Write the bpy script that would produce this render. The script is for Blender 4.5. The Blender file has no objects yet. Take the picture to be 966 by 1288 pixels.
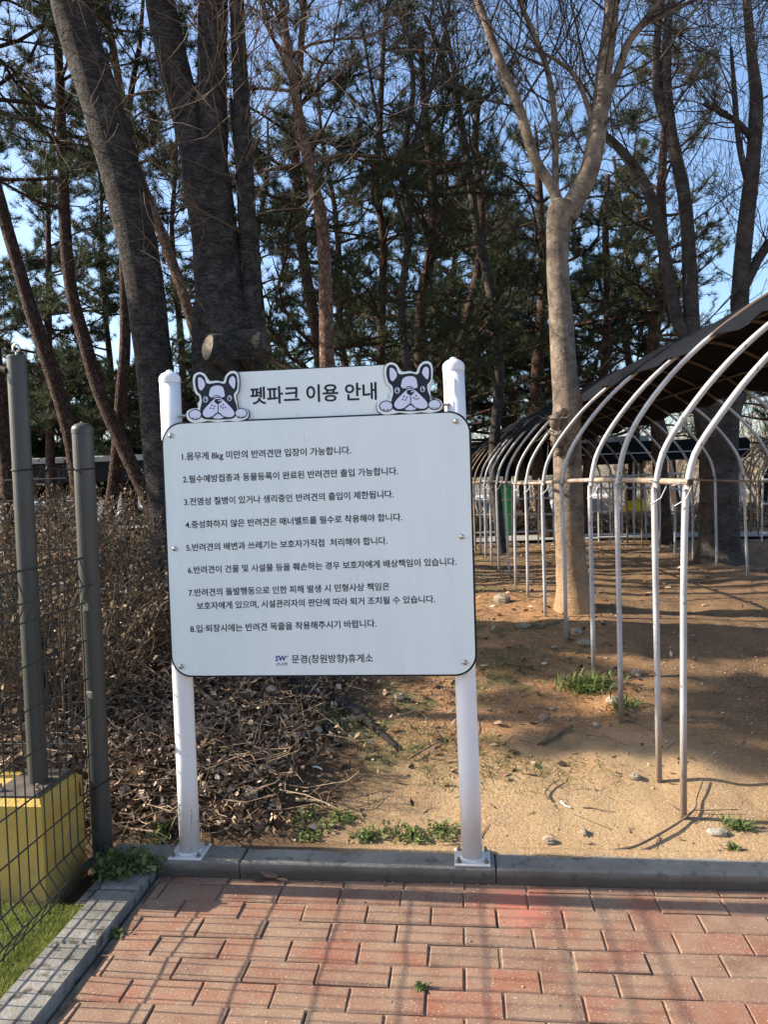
import bpy, math, random
import numpy as np
from mathutils import Vector
from mathutils.geometry import tessellate_polygon

sc = bpy.context.scene
COL = sc.collection
R = math.radians

# ------------------------------------------------------------------ camera
FPX, CX, CY, H = 930.0, 483.0, 644.0, 1.41          # focal length and centre of the 966 x 1288 photograph
YAW, PITCH, ROLL = R(6.0), R(-2.28), 0.032
fwd = np.array([-math.sin(YAW) * math.cos(PITCH), math.cos(YAW) * math.cos(PITCH), math.sin(PITCH)])
_r0 = np.array([math.cos(YAW), math.sin(YAW), 0.0])
_u0 = np.cross(_r0, fwd)
cu = _u0 * math.cos(ROLL) + _r0 * math.sin(ROLL)
cr = _r0 * math.cos(ROLL) - _u0 * math.sin(ROLL)
CAMP = np.array([0.0, 0.0, H])
cam = bpy.data.cameras.new('camera')
cam.sensor_fit = 'VERTICAL'
cam.sensor_height = 36.0
cam.lens = 36.0 * FPX / 1288.0
cam.clip_start = 0.05
cam.clip_end = 2000
co = bpy.data.objects.new('camera', cam)
COL.objects.link(co)
from mathutils import Matrix
m = Matrix(((cr[0], cu[0], -fwd[0], 0), (cr[1], cu[1], -fwd[1], 0), (cr[2], cu[2], -fwd[2], H), (0, 0, 0, 1)))
co.matrix_world = m
sc.camera = co

# ------------------------------------------------------------------ sky, sun, exposure
SUN_EL, SUN_AZ = R(31.0), R(1.0)                     # from the left, a little behind the sign
world = bpy.data.worlds.new('World')
sc.world = world
world.use_nodes = True
wn = world.node_tree
sky = wn.nodes.new('ShaderNodeTexSky')
sky.sky_type = 'NISHITA'
sky.sun_disc = False
sky.sun_elevation = SUN_EL
sky.sun_rotation = R(270.0) + SUN_AZ
sky.air_density = 1.0
sky.dust_density = 1.8
sky.ozone_density = 3.0
wn.links.new(sky.outputs[0], wn.nodes['Background'].inputs[0])
wn.nodes['Background'].inputs[1].default_value = 0.138
sun = bpy.data.lights.new('sun', 'SUN')
sun.energy = 5.0
sun.angle = R(0.53)
sun.color = (1.0, 0.90, 0.76)
so = bpy.data.objects.new('sun', sun)
COL.objects.link(so)
sdir = Vector((-math.cos(SUN_AZ) * math.cos(SUN_EL), math.sin(SUN_AZ) * math.cos(SUN_EL), math.sin(SUN_EL)))
so.rotation_euler = sdir.to_track_quat('Z', 'Y').to_euler()
so.location = (-8, 2, 9)
vs = sc.view_settings
vs.view_transform = 'Standard'
vs.look = 'None'
vs.exposure = 1.17
vs.gamma = 1.0
vs.use_curve_mapping = False
sc.cycles.max_bounces = 6
sc.cycles.transparent_max_bounces = 6

# ------------------------------------------------------------------ helpers
def at(px, py, y):
    """the point seen at a pixel of the photograph, on the plane of world depth y"""
    d = cr * ((px - CX) / FPX) - cu * ((py - CY) / FPX) + fwd
    return CAMP + d * (y / d[1])

def atz(px, py, z):
    d = cr * ((px - CX) / FPX) - cu * ((py - CY) / FPX) + fwd
    return CAMP + d * ((z - H) / d[2])

def depth(p):
    return float((np.asarray(p) - CAMP) @ fwd)

def sm(a, b, x):
    t = np.clip((np.asarray(x, float) - a) / (b - a), 0, 1)
    return t * t * (3 - 2 * t)

class MB:
    def __init__(self):
        self.v = []; self.f = []; self.n = 0
    def add(self, verts, faces):
        verts = np.asarray(verts, float).reshape(-1, 3)
        k = self.n
        self.v.append(verts)
        self.f.extend([tuple(i + k for i in f) for f in faces])
        self.n += len(verts)
    def box(self, x0, x1, y0, y1, z0, z1, bev=0.0):
        if bev <= 0:
            v = [(x, y, z) for z in (z0, z1) for y in (y0, y1) for x in (x0, x1)]
            f = [(0, 2, 3, 1), (4, 5, 7, 6), (0, 1, 5, 4), (2, 6, 7, 3), (0, 4, 6, 2), (1, 3, 7, 5)]
            self.add(v, f); return
        b = bev
        # bevel on the upper edges
        lo = [(x0, y0, z0), (x1, y0, z0), (x1, y1, z0), (x0, y1, z0)]
        mi = [(x0, y0, z1 - b), (x1, y0, z1 - b), (x1, y1, z1 - b), (x0, y1, z1 - b)]
        up = [(x0 + b, y0 + b, z1), (x1 - b, y0 + b, z1), (x1 - b, y1 - b, z1), (x0 + b, y1 - b, z1)]
        f = [(3, 2, 1, 0), (8, 9, 10, 11)]
        for k in range(4):
            j = (k + 1) % 4
            f += [(k, j, 4 + j, 4 + k), (4 + k, 4 + j, 8 + j, 8 + k)]
        self.add(lo + mi + up, f)
    def tube(self, pts, rad, n=8, cap=True, rough=0.0, rng=None):
        P = np.asarray(pts, float)
        m_ = len(P)
        rad = np.broadcast_to(np.asarray(rad, float), (m_,))
        T = np.zeros_like(P)
        T[1:-1] = P[2:] - P[:-2]; T[0] = P[1] - P[0]; T[-1] = P[-1] - P[-2]
        T /= np.linalg.norm(T, axis=1)[:, None] + 1e-12
        a = np.array([1.0, 0, 0]) if abs(T[0][0]) < 0.8 else np.array([0, 1.0, 0])
        u = np.cross(T[0], a); u /= np.linalg.norm(u)
        ang = np.arange(n) * 2 * math.pi / n
        c, s = np.cos(ang)[:, None], np.sin(ang)[:, None]
        vs_ = []
        for i in range(m_):
            u = u - T[i] * (u @ T[i]); u /= np.linalg.norm(u) + 1e-12
            w = np.cross(T[i], u)
            r = rad[i]
            if rough:
                r = r * (1 + rough * (rng.random((n, 1)) - 0.5))
            vs_.append(P[i] + (c * u + s * w) * r)
        f = []
        for i in range(m_ - 1):
            for j in range(n):
                k = (j + 1) % n
                f.append((i * n + j, i * n + k, (i + 1) * n + k, (i + 1) * n + j))
        if cap:
            f.append(tuple(range(n - 1, -1, -1)))
            f.append(tuple((m_ - 1) * n + j for j in range(n)))
        self.add(np.concatenate(vs_), f)
    def lathe(self, c, prof, n=20):
        c = np.asarray(c, float)
        ang = np.arange(n) * 2 * math.pi / n
        v = []; f = []
        for r, z in prof:
            for a in ang:
                v.append(c + (r * math.cos(a), r * math.sin(a), z))
        for i in range(len(prof) - 1):
            for j in range(n):
                k = (j + 1) % n
                f.append((i * n + j, i * n + k, (i + 1) * n + k, (i + 1) * n + j))
        f.append(tuple(range(n - 1, -1, -1)))
        f.append(tuple((len(prof) - 1) * n + j for j in range(n)))
        self.add(v, f)
    def build(self, name, mat, root=None, parent=None, smooth=False):
        me = bpy.data.meshes.new(name)
        V = np.concatenate(self.v) if self.v else np.zeros((0, 3))
        base = parent or root
        rt = base
        while rt is not None and rt.parent is not None:
            rt = rt.parent
        if rt is not None:
            V = V - np.array(rt.location)
        me.from_pydata(V.tolist(), [], self.f)
        return finish(name, me, mat, base, smooth)

def finish(name, me, mat, base, smooth=False):
    me.materials.append(mat)
    if smooth:
        me.polygons.foreach_set('use_smooth', np.ones(len(me.polygons), bool))
    me.update()
    o = bpy.data.objects.new(name, me)
    COL.objects.link(o)
    if base is not None:
        o.parent = base
    return o

def tris(name, V, mat, base=None, per=3):
    """many loose faces of `per` corners each, V is (n*per, 3)"""
    V = np.asarray(V, np.float32).reshape(-1, 3)
    if base is not None:
        rt = base
        while rt.parent is not None:
            rt = rt.parent
        V = V - np.array(rt.location, np.float32)
    n = len(V) // per
    me = bpy.data.meshes.new(name)
    me.vertices.add(len(V)); me.loops.add(len(V)); me.polygons.add(n)
    me.vertices.foreach_set('co', V.ravel())
    me.loops.foreach_set('vertex_index', np.arange(len(V), dtype=np.int32))
    me.polygons.foreach_set('loop_start', np.arange(0, len(V), per, dtype=np.int32))
    me.update(calc_edges=True)
    return finish(name, me, mat, base)

def quads_shared(name, V, mat, base=None):
    """leaf = 6 verts, two quads sharing a midrib; V is (n,6,3)"""
    V = np.asarray(V, np.float32)
    n = len(V)
    V2 = V.reshape(-1, 3)
    if base is not None:
        rt = base
        while rt.parent is not None:
            rt = rt.parent
        V2 = V2 - np.array(rt.location, np.float32)
    idx = (np.arange(n)[:, None] * 6 + np.array([0, 1, 4, 3, 1, 2, 5, 4])).ravel().astype(np.int32)
    me = bpy.data.meshes.new(name)
    me.vertices.add(len(V2)); me.loops.add(len(idx)); me.polygons.add(n * 2)
    me.vertices.foreach_set('co', V2.ravel())
    me.loops.foreach_set('vertex_index', idx)
    me.polygons.foreach_set('loop_start', np.arange(0, len(idx), 4, dtype=np.int32))
    me.update(calc_edges=True)
    return finish(name, me, mat, base)

def thing(name, label, cat, loc=(0, 0, 0), group=None):
    o = bpy.data.objects.new(name, None)
    o.empty_display_size = 0.1
    COL.objects.link(o)
    o.location = [float(c) for c in loc]
    o['label'] = label; o['category'] = cat
    if group: o['group'] = group
    return o

def tag(o, label, cat, group=None):
    o['label'] = label; o['category'] = cat
    if group: o['group'] = group
    return o

def struct(o, kind='structure'):
    o['kind'] = kind
    return o

def unit(v):
    v = np.asarray(v, float)
    return v / (np.linalg.norm(v, axis=-1, keepdims=True) + 1e-12)

def spline(pts, k=4):
    """Catmull-Rom resampling of an (n,d) list"""
    P = np.asarray(pts, float)
    if len(P) < 3: 
        t = np.linspace(0, 1, k + 1)[:, None]
        return P[0] * (1 - t) + P[-1] * t
    Q = np.vstack([2 * P[0] - P[1], P, 2 * P[-1] - P[-2]])
    out = []
    for i in range(1, len(Q) - 2):
        p0, p1, p2, p3 = Q[i - 1], Q[i], Q[i + 1], Q[i + 2]
        for t in np.arange(k) / k:
            out.append(0.5 * (2 * p1 + (p2 - p0) * t + (2 * p0 - 5 * p1 + 4 * p2 - p3) * t * t + (3 * p1 - p0 - 3 * p2 + p3) * t ** 3))
    out.append(P[-1])
    return np.array(out)

# value noise for the terrain
_rn = np.random.default_rng(5).random((64, 64))
def vnoise(x, y, s):
    x = np.asarray(x, float) / s + 100; y = np.asarray(y, float) / s + 100
    xi = np.floor(x).astype(int); yi = np.floor(y).astype(int)
    fx = x - xi; fy = y - yi
    fx = fx * fx * (3 - 2 * fx); fy = fy * fy * (3 - 2 * fy)
    g = lambda i, j: _rn[i % 64, j % 64]
    return (g(xi, yi) * (1 - fx) + g(xi + 1, yi) * fx) * (1 - fy) + (g(xi, yi + 1) * (1 - fx) + g(xi + 1, yi + 1) * fx) * fy - 0.5

# ------------------------------------------------------------------ materials
def mat(name, col, rough=0.85, col2=None, nscale=8.0, bump=0.0, bscale=60.0, island=0.0, metal=0.0,
        stretch=None, transl=0.0, spec=0.3, detail=6.0, ramp=(0.35, 0.65), col3=None, n3=40.0, r3=(0.6, 0.7), iramp=None):
    m = bpy.data.materials.new(name)
    m.use_nodes = True
    nt = m.node_tree
    N, L = nt.nodes, nt.links
    b = N['Principled BSDF']
    b.inputs['Roughness'].default_value = rough
    b.inputs['Metallic'].default_value = metal
    b.inputs['Specular IOR Level'].default_value = spec
    tc = N.new('ShaderNodeTexCoord')
    vec = tc.outputs['Object']
    if stretch:
        mp = N.new('ShaderNodeMapping'); mp.inputs['Scale'].default_value = stretch
        L.new(vec, mp.inputs[0]); vec = mp.outputs[0]
    out = None
    c4 = (*col, 1)
    if col2 is not None:
        n = N.new('ShaderNodeTexNoise'); n.inputs['Scale'].default_value = nscale; n.inputs['Detail'].default_value = detail
        n.inputs['Roughness'].default_value = 0.65
        L.new(vec, n.inputs['Vector'])
        rp = N.new('ShaderNodeValToRGB')
        rp.color_ramp.elements[0].position = ramp[0]; rp.color_ramp.elements[1].position = ramp[1]
        rp.color_ramp.elements[0].color = c4; rp.color_ramp.elements[1].color = (*col2, 1)
        L.new(n.outputs['Fac'], rp.inputs[0]); out = rp.outputs[0]
    if col3 is not None:
        n = N.new('ShaderNodeTexNoise'); n.inputs['Scale'].default_value = n3; n.inputs['Detail'].default_value = 4
        L.new(vec, n.inputs['Vector'])
        mr = N.new('ShaderNodeMapRange'); mr.inputs[1].default_value = r3[0]; mr.inputs[2].default_value = r3[1]
        L.new(n.outputs['Fac'], mr.inputs[0])
        mx = N.new('ShaderNodeMix'); mx.data_type = 'RGBA'
        L.new(mr.outputs[0], mx.inputs[0])
        if out: L.new(out, mx.inputs[6])
        else: mx.inputs[6].default_value = c4
        mx.inputs[7].default_value = (*col3, 1)
        out = mx.outputs[2]
    if iramp:
        g = N.new('ShaderNodeNewGeometry')
        rp = N.new('ShaderNodeValToRGB'); rp.color_ramp.interpolation = 'LINEAR'
        for i_, (p_, c_) in enumerate(iramp):
            e_ = rp.color_ramp.elements[i_] if i_ < 2 else rp.color_ramp.elements.new(p_)
            e_.position = p_; e_.color = (*c_, 1)
        L.new(g.outputs['Random Per Island'], rp.inputs[0])
        out = rp.outputs[0]
    if island:
        g = N.new('ShaderNodeNewGeometry')
        mr = N.new('ShaderNodeMapRange'); mr.inputs[3].default_value = 1 - island; mr.inputs[4].default_value = 1 + island
        L.new(g.outputs['Random Per Island'], mr.inputs[0])
        hs = N.new('ShaderNodeHueSaturation')
        L.new(mr.outputs[0], hs.inputs['Value'])
        if out: L.new(out, hs.inputs['Color'])
        else: hs.inputs['Color'].default_value = c4
        out = hs.outputs[0]
    if out: L.new(out, b.inputs['Base Color'])
    else: b.inputs['Base Color'].default_value = c4
    if bump:
        n = N.new('ShaderNodeTexNoise'); n.inputs['Scale'].default_value = bscale; n.inputs['Detail'].default_value = 8
        n.inputs['Roughness'].default_value = 0.7
        L.new(vec, n.inputs['Vector'])
        bp = N.new('ShaderNodeBump'); bp.inputs['Strength'].default_value = bump; bp.inputs['Distance'].default_value = 0.02
        L.new(n.outputs['Fac'], bp.inputs['Height'])
        L.new(bp.outputs[0], b.inputs['Normal'])
    if transl:
        t = N.new('ShaderNodeBsdfTranslucent')
        if out: L.new(out, t.inputs[0])
        else: t.inputs[0].default_value = c4
        ms = N.new('ShaderNodeMixShader'); ms.inputs[0].default_value = transl
        L.new(b.outputs[0], ms.inputs[1]); L.new(t.outputs[0], ms.inputs[2])
        L.new(ms.outputs[0], N['Material Output'].inputs[0])
    return m

def bark(name, dark, mid, light, crack=(0.02, 0.014, 0.011), vs_=(9, 9, 3.0), crack_w=0.10, crack_amt=0.8, bump=1.0, lichen=None, ns=6.0):
    m = bpy.data.materials.new(name); m.use_nodes = True
    nt = m.node_tree; N, L = nt.nodes, nt.links
    b = N['Principled BSDF']; b.inputs['Roughness'].default_value = 0.92; b.inputs['Specular IOR Level'].default_value = 0.15
    tc = N.new('ShaderNodeTexCoord')
    wn_ = N.new('ShaderNodeTexNoise'); wn_.inputs['Scale'].default_value = 7; wn_.inputs['Detail'].default_value = 3
    L.new(tc.outputs['Object'], wn_.inputs['Vector'])
    va = N.new('ShaderNodeVectorMath'); va.operation = 'MULTIPLY_ADD'; va.inputs[1].default_value = (0.16, 0.16, 0.16)
    L.new(wn_.outputs['Color'], va.inputs[0]); L.new(tc.outputs['Object'], va.inputs[2])
    mp = N.new('ShaderNodeMapping'); mp.inputs['Scale'].default_value = vs_
    L.new(va.outputs[0], mp.inputs[0])
    vo = N.new('ShaderNodeTexVoronoi'); vo.feature = 'DISTANCE_TO_EDGE'; vo.inputs['Scale'].default_value = 1.0
    L.new(mp.outputs[0], vo.inputs['Vector'])
    cr_ = N.new('ShaderNodeMapRange'); cr_.inputs[1].default_value = 0.0; cr_.inputs[2].default_value = crack_w
    cr_.inputs[3].default_value = crack_amt; cr_.inputs[4].default_value = 0.0
    L.new(vo.outputs['Distance'], cr_.inputs[0])
    n1_ = N.new('ShaderNodeTexNoise'); n1_.inputs['Scale'].default_value = ns; n1_.inputs['Detail'].default_value = 8; n1_.inputs['Roughness'].default_value = 0.7
    L.new(va.outputs[0], n1_.inputs['Vector'])
    rp = N.new('ShaderNodeValToRGB'); e = rp.color_ramp.elements
    e[0].position = 0.34; e[0].color = (*dark, 1); e[1].position = 0.70; e[1].color = (*light, 1)
    x = e.new(0.5); x.color = (*mid, 1)
    L.new(n1_.outputs['Fac'], rp.inputs[0]); out = rp.outputs[0]
    def mix(f, a, c):
        q = N.new('ShaderNodeMix'); q.data_type = 'RGBA'; L.new(f, q.inputs[0]); L.new(a, q.inputs[6]); q.inputs[7].default_value = (*c, 1); return q.outputs[2]
    if lichen:
        n3_ = N.new('ShaderNodeTexNoise'); n3_.inputs['Scale'].default_value = 3.5; n3_.inputs['Detail'].default_value = 9; n3_.inputs['Roughness'].default_value = 0.75
        L.new(tc.outputs['Object'], n3_.inputs['Vector'])
        q = N.new('ShaderNodeMapRange'); q.inputs[1].default_value = 0.57; q.inputs[2].default_value = 0.68; q.inputs[4].default_value = 0.7
        L.new(n3_.outputs['Fac'], q.inputs[0]); out = mix(q.outputs[0], out, lichen)
    out = mix(cr_.outputs[0], out, crack)
    L.new(out, b.inputs['Base Color'])
    hm = N.new('ShaderNodeMath'); hm.operation = 'MULTIPLY_ADD'; hm.inputs[1].default_value = -0.8
    L.new(cr_.outputs[0], hm.inputs[0]); L.new(n1_.outputs['Fac'], hm.inputs[2])
    bp = N.new('ShaderNodeBump'); bp.inputs['Strength'].default_value = bump; bp.inputs['Distance'].default_value = 0.045
    L.new(hm.outputs[0], bp.inputs['Height']); L.new(bp.outputs[0], b.inputs['Normal'])
    return m

M = {}
M['bark_dark'] = bark('dark_bark', (0.026, 0.022, 0.020), (0.056, 0.048, 0.043), (0.115, 0.100, 0.088), vs_=(7, 7, 40), crack_w=0.06, crack_amt=0.35, bump=1.0, ns=13, lichen=(0.10, 0.096, 0.086))
M['bark_tan'] = bark('tan_bark', (0.085, 0.066, 0.050), (0.18, 0.140, 0.105), (0.31, 0.245, 0.185), crack=(0.05, 0.037, 0.028), vs_=(7, 7, 42), crack_w=0.05, crack_amt=0.30, bump=0.5, ns=11, lichen=(0.27, 0.25, 0.21))
M['bark_grey'] = bark('grey_bark', (0.034, 0.028, 0.025), (0.065, 0.055, 0.048), (0.115, 0.098, 0.085), vs_=(6, 6, 26), crack_w=0.06, crack_amt=0.28, bump=0.8)
M['bark_red'] = bark('red_pine_bark', (0.040, 0.026, 0.020), (0.085, 0.052, 0.038), (0.17, 0.105, 0.072), vs_=(30, 30, 11), crack_w=0.14, crack_amt=0.55, bump=0.9, ns=15)
M['bark_pink'] = bark('flaky_pink_bark', (0.09, 0.055, 0.040), (0.19, 0.120, 0.085), (0.36, 0.255, 0.19), crack=(0.05, 0.03, 0.022), vs_=(26, 26, 12), crack_w=0.12, crack_amt=0.45, bump=0.9, ns=13)
M['twig'] = mat('twig_bark', (0.095, 0.066, 0.048), 0.85, (0.20, 0.145, 0.105), 3)
M['needle'] = mat('pine_needles', (0.026, 0.040, 0.018), 0.6, (0.075, 0.088, 0.036), 1.3, island=0.45, transl=0.32, ramp=(0.35, 0.7))
M['needle_y'] = mat('yellowish_pine_needles', (0.055, 0.07, 0.025), 0.6, (0.14, 0.14, 0.05), 1.6, island=0.35, transl=0.25, ramp=(0.35, 0.7))
M['needle_d'] = mat('dark_evergreen_leaves', (0.022, 0.042, 0.020), 0.6, (0.06, 0.085, 0.035), 1.2, island=0.35, transl=0.2, ramp=(0.35, 0.7))
M['dry_leaf'] = mat('dry_brown_leaves', (0.11, 0.062, 0.034), 0.65, transl=0.12, iramp=((0.0, (0.035, 0.020, 0.013)), (1.0, (0.60, 0.47, 0.34)), (0.30, (0.085, 0.050, 0.030)), (0.55, (0.19, 0.110, 0.066)), (0.78, (0.34, 0.225, 0.14))))
M['shrub_leaf'] = mat('withered_shrub_leaves', (0.105, 0.062, 0.03), 0.6, transl=0.15, iramp=((0.0, (0.030, 0.018, 0.010)), (1.0, (0.50, 0.38, 0.24)), (0.40, (0.085, 0.050, 0.022)), (0.65, (0.16, 0.095, 0.045)), (0.78, (0.12, 0.11, 0.03)), (0.9, (0.30, 0.20, 0.11))))
M['shrub_stem'] = mat('shrub_stems', (0.060, 0.040, 0.028), 0.9, (0.17, 0.12, 0.085), 6)
M['straw'] = mat('dry_straw', (0.36, 0.28, 0.16), 0.8, (0.22, 0.16, 0.09), 6, island=0.3)
M['brush'] = mat('dry_brush_twigs', (0.11, 0.072, 0.048), 0.85, (0.30, 0.215, 0.145), 5, island=0.35)
M['weed'] = mat('green_weed_leaves', (0.085, 0.125, 0.030), 0.6, (0.20, 0.235, 0.085), 10, island=0.35, transl=0.3)
M['grass'] = mat('sparse_grass', (0.09, 0.11, 0.03), 0.7, (0.22, 0.20, 0.09), 3, island=0.4, transl=0.25)
M['turf'] = mat('artificial_turf', (0.17, 0.20, 0.040), 0.5, (0.31, 0.33, 0.09), 12, island=0.4, transl=0.25)
M['turf_base'] = mat('turf_backing', (0.06, 0.10, 0.025), 0.9)
M['white_paint'] = mat('white_post_paint', (0.80, 0.80, 0.80), 0.42, (0.74, 0.73, 0.71), 3, 0.03, 40, col3=(0.45, 0.38, 0.30), n3=55, r3=(0.70, 0.78), spec=0.5)
M['board'] = mat('pale_sign_panel', (0.72, 0.795, 0.785), 0.33, (0.79, 0.86, 0.85), 2.2, stretch=(5, 1, 0.7), ramp=(0.3, 0.7), col3=(0.58, 0.63, 0.60), n3=11, r3=(0.70, 0.80), spec=0.5)
M['board_edge'] = mat('black_sign_edge', (0.012, 0.013, 0.018), 0.5)
M['ink'] = mat('dark_print', (0.016, 0.018, 0.030), 0.5)
M['logo_blue'] = mat('blue_print', (0.02, 0.03, 0.22), 0.5)
M['logo_red'] = mat('red_print', (0.55, 0.04, 0.03), 0.5)
M['dog_white'] = mat('lilac_white_print', (0.68, 0.73, 0.90), 0.4)
M['steel'] = mat('steel', (0.60, 0.58, 0.55), 0.3, (0.42, 0.38, 0.34), 30, metal=0.9)
M['rust_steel'] = mat('rusty_bolt_steel', (0.16, 0.11, 0.08), 0.7, (0.32, 0.26, 0.22), 60, metal=0.4)
M['post_grey'] = mat('grey_fence_post_paint', (0.042, 0.043, 0.039), 0.48, (0.052, 0.052, 0.046), 4, 0.03, 30, spec=0.5)
M['wire'] = mat('dark_fence_wire', (0.028, 0.027, 0.023), 0.5, (0.045, 0.042, 0.036), 10)
M['wire_pale'] = mat('galvanised_wire', (0.40, 0.40, 0.39), 0.5, metal=0.4)
M['tie'] = mat('black_tie', (0.012, 0.012, 0.013), 0.6)
M['yellow'] = mat('yellow_concrete', (0.50, 0.32, 0.065), 0.85, (0.56, 0.38, 0.10), 5, 0.5, 45, col3=(0.38, 0.30, 0.14), n3=9, r3=(0.6, 0.75))
M['plate'] = mat('weathered_steel_plate', (0.055, 0.045, 0.038), 0.7, (0.12, 0.095, 0.078), 14, 0.2, 40)
M['concrete'] = mat('kerb_concrete', (0.205, 0.180, 0.145), 0.92, (0.285, 0.258, 0.215), 5, 0.5, 90, col3=(0.12, 0.11, 0.095), n3=18, r3=(0.56, 0.70))
def foot_tone(m, z0, z1, col, amt):  # blends dirt and other colours in towards the foot
    nt = m.node_tree; N, L = nt.nodes, nt.links; b = N['Principled BSDF']
    src = b.inputs['Base Color'].links[0].from_socket
    geo = N.new('ShaderNodeNewGeometry'); sx = N.new('ShaderNodeSeparateXYZ'); L.new(geo.outputs['Position'], sx.inputs[0])
    n = N.new('ShaderNodeTexNoise'); n.inputs['Scale'].default_value = 9; n.inputs['Detail'].default_value = 6; L.new(geo.outputs['Position'], n.inputs['Vector'])
    ad = N.new('ShaderNodeMath'); ad.operation = 'MULTIPLY_ADD'; ad.inputs[1].default_value = (z0 - z1) * 1.2; L.new(n.outputs['Fac'], ad.inputs[0]); L.new(sx.outputs[2], ad.inputs[2])
    mr = N.new('ShaderNodeMapRange'); mr.inputs[1].default_value = z0 + (z0 - z1) * 0.6; mr.inputs[2].default_value = z1 + (z0 - z1) * 0.6; mr.inputs[4].default_value = amt; L.new(ad.outputs[0], mr.inputs[0])
    a = N.new('ShaderNodeMix'); a.data_type = 'RGBA'; L.new(mr.outputs[0], a.inputs[0]); L.new(src, a.inputs[6]); a.inputs[7].default_value = (*col, 1)
    L.new(a.outputs[2], b.inputs['Base Color'])
foot_tone(M['bark_tan'], 1.15, 0.35, (0.40, 0.245, 0.125), 0.85)  # warmer, paler tone towards the trunk base
foot_tone(M['concrete'], 0.052, 0.02, (0.085, 0.060, 0.043), 0.85)
foot_tone(M['white_paint'], 0.26, 0.07, (0.42, 0.34, 0.25), 0.35)
foot_tone(M['yellow'], 0.16, 0.02, (0.24, 0.17, 0.08), 0.6)
M['concrete_old'] = mat('weathered_concrete', (0.13, 0.12, 0.105), 0.95, (0.29, 0.27, 0.24), 5, 0.5, 90, col3=(0.08, 0.07, 0.058), n3=22, r3=(0.55, 0.66))
M['pipe'] = mat('galvanised_pipe', (0.31, 0.31, 0.31), 0.5, (0.46, 0.46, 0.455), 6, 0.05, 40, metal=0.0, col3=(0.16, 0.12, 0.09), n3=48, r3=(0.62, 0.72), stretch=(1, 1, 0.6), spec=0.5)
M['pipe_rust'] = mat('rusty_rail_pipe', (0.22, 0.16, 0.115), 0.7, (0.36, 0.30, 0.25), 12, 0.1, 40, col3=(0.2, 0.11, 0.06), n3=24, r3=(0.58, 0.68))
def brown_ends(m):  # pipe colour turns brown above net height and towards the foot
    nt = m.node_tree; N, L = nt.nodes, nt.links; b = N['Principled BSDF']
    src = b.inputs['Base Color'].links[0].from_socket
    geo = N.new('ShaderNodeNewGeometry'); sx = N.new('ShaderNodeSeparateXYZ'); L.new(geo.outputs['Position'], sx.inputs[0])
    n = N.new('ShaderNodeTexNoise'); n.inputs['Scale'].default_value = 3; L.new(geo.outputs['Position'], n.inputs['Vector'])
    ad = N.new('ShaderNodeMath'); ad.operation = 'MULTIPLY_ADD'; ad.inputs[1].default_value = 0.06; L.new(n.outputs['Fac'], ad.inputs[0]); L.new(sx.outputs[2], ad.inputs[2])
    mr = N.new('ShaderNodeMapRange'); mr.inputs[1].default_value = 2.07; mr.inputs[2].default_value = 2.10; L.new(ad.outputs[0], mr.inputs[0])
    lo = N.new('ShaderNodeMapRange'); lo.inputs[1].default_value = 0.52; lo.inputs[2].default_value = 0.22; lo.inputs[4].default_value = 0.75; L.new(sx.outputs[2], lo.inputs[0])
    a = N.new('ShaderNodeMix'); a.data_type = 'RGBA'; L.new(mr.outputs[0], a.inputs[0]); L.new(src, a.inputs[6]); a.inputs[7].default_value = (0.12, 0.075, 0.048, 1)
    c = N.new('ShaderNodeMix'); c.data_type = 'RGBA'; L.new(lo.outputs[0], c.inputs[0]); L.new(a.outputs[2], c.inputs[6]); c.inputs[7].default_value = (0.20, 0.135, 0.085, 1)
    L.new(c.outputs[2], b.inputs['Base Color'])
brown_ends(M['pipe'])
M['pipe_brown'] = mat('dirty_pipe', (0.13, 0.085, 0.055), 0.7, (0.22, 0.165, 0.12), 8)
M['net'] = mat('black_shade_net', (0.0045, 0.0052, 0.0070), 0.85, (0.0090, 0.0105, 0.0145), 3, 0.6, 70, stretch=(1, 1, 1), spec=0.12)
M['roof'] = mat('grey_shelter_roof', (0.30, 0.29, 0.28), 0.8, (0.42, 0.41, 0.40), 2)
M['roof_shade'] = mat('shelter_shade', (0.012, 0.013, 0.015), 0.9, (0.022, 0.022, 0.024), 3)
M['car_white'] = mat('white_car_paint', (0.78, 0.79, 0.81), 0.25, spec=0.6)
M['car_glass'] = mat('car_glass', (0.02, 0.022, 0.026), 0.08, spec=0.8)
M['tyre'] = mat('tyre_rubber', (0.02, 0.02, 0.02), 0.9)
M['lamp'] = mat('headlamp_glass', (0.6, 0.62, 0.65), 0.15)
M['green_paint'] = mat('green_plastic', (0.03, 0.26, 0.07), 0.5)
M['yellow_cover'] = mat('yellow_cover', (0.75, 0.46, 0.02), 0.5, (0.62, 0.40, 0.04), 4, 0.3, 8)
M['blue_white'] = mat('pale_blue_panel', (0.55, 0.62, 0.72), 0.5)
M['stone'] = mat('field_stone', (0.19, 0.15, 0.11), 0.9, (0.33, 0.27, 0.20), 18, 0.6, 50, island=0.2)
M['stone_w'] = mat('pale_stone', (0.26, 0.21, 0.16), 0.9, (0.37, 0.32, 0.255), 18, 0.5, 50)
M['wood_cut'] = mat('weathered_cut_wood', (0.10, 0.08, 0.06), 0.9, (0.27, 0.225, 0.17), 20, 0.5, 40, col3=(0.06, 0.05, 0.04), n3=9, r3=(0.58, 0.7))
M['stick'] = mat('dead_stick', (0.10, 0.072, 0.05), 0.9, (0.19, 0.14, 0.10), 20)
M['pebble'] = mat('gravel_bits', (0.40, 0.32, 0.22), 0.9, (0.26, 0.19, 0.12), 4, island=0.5)
M['bare_far'] = mat('tan_bare_branches', (0.26, 0.19, 0.13), 0.9, (0.36, 0.28, 0.2), 2)
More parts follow.
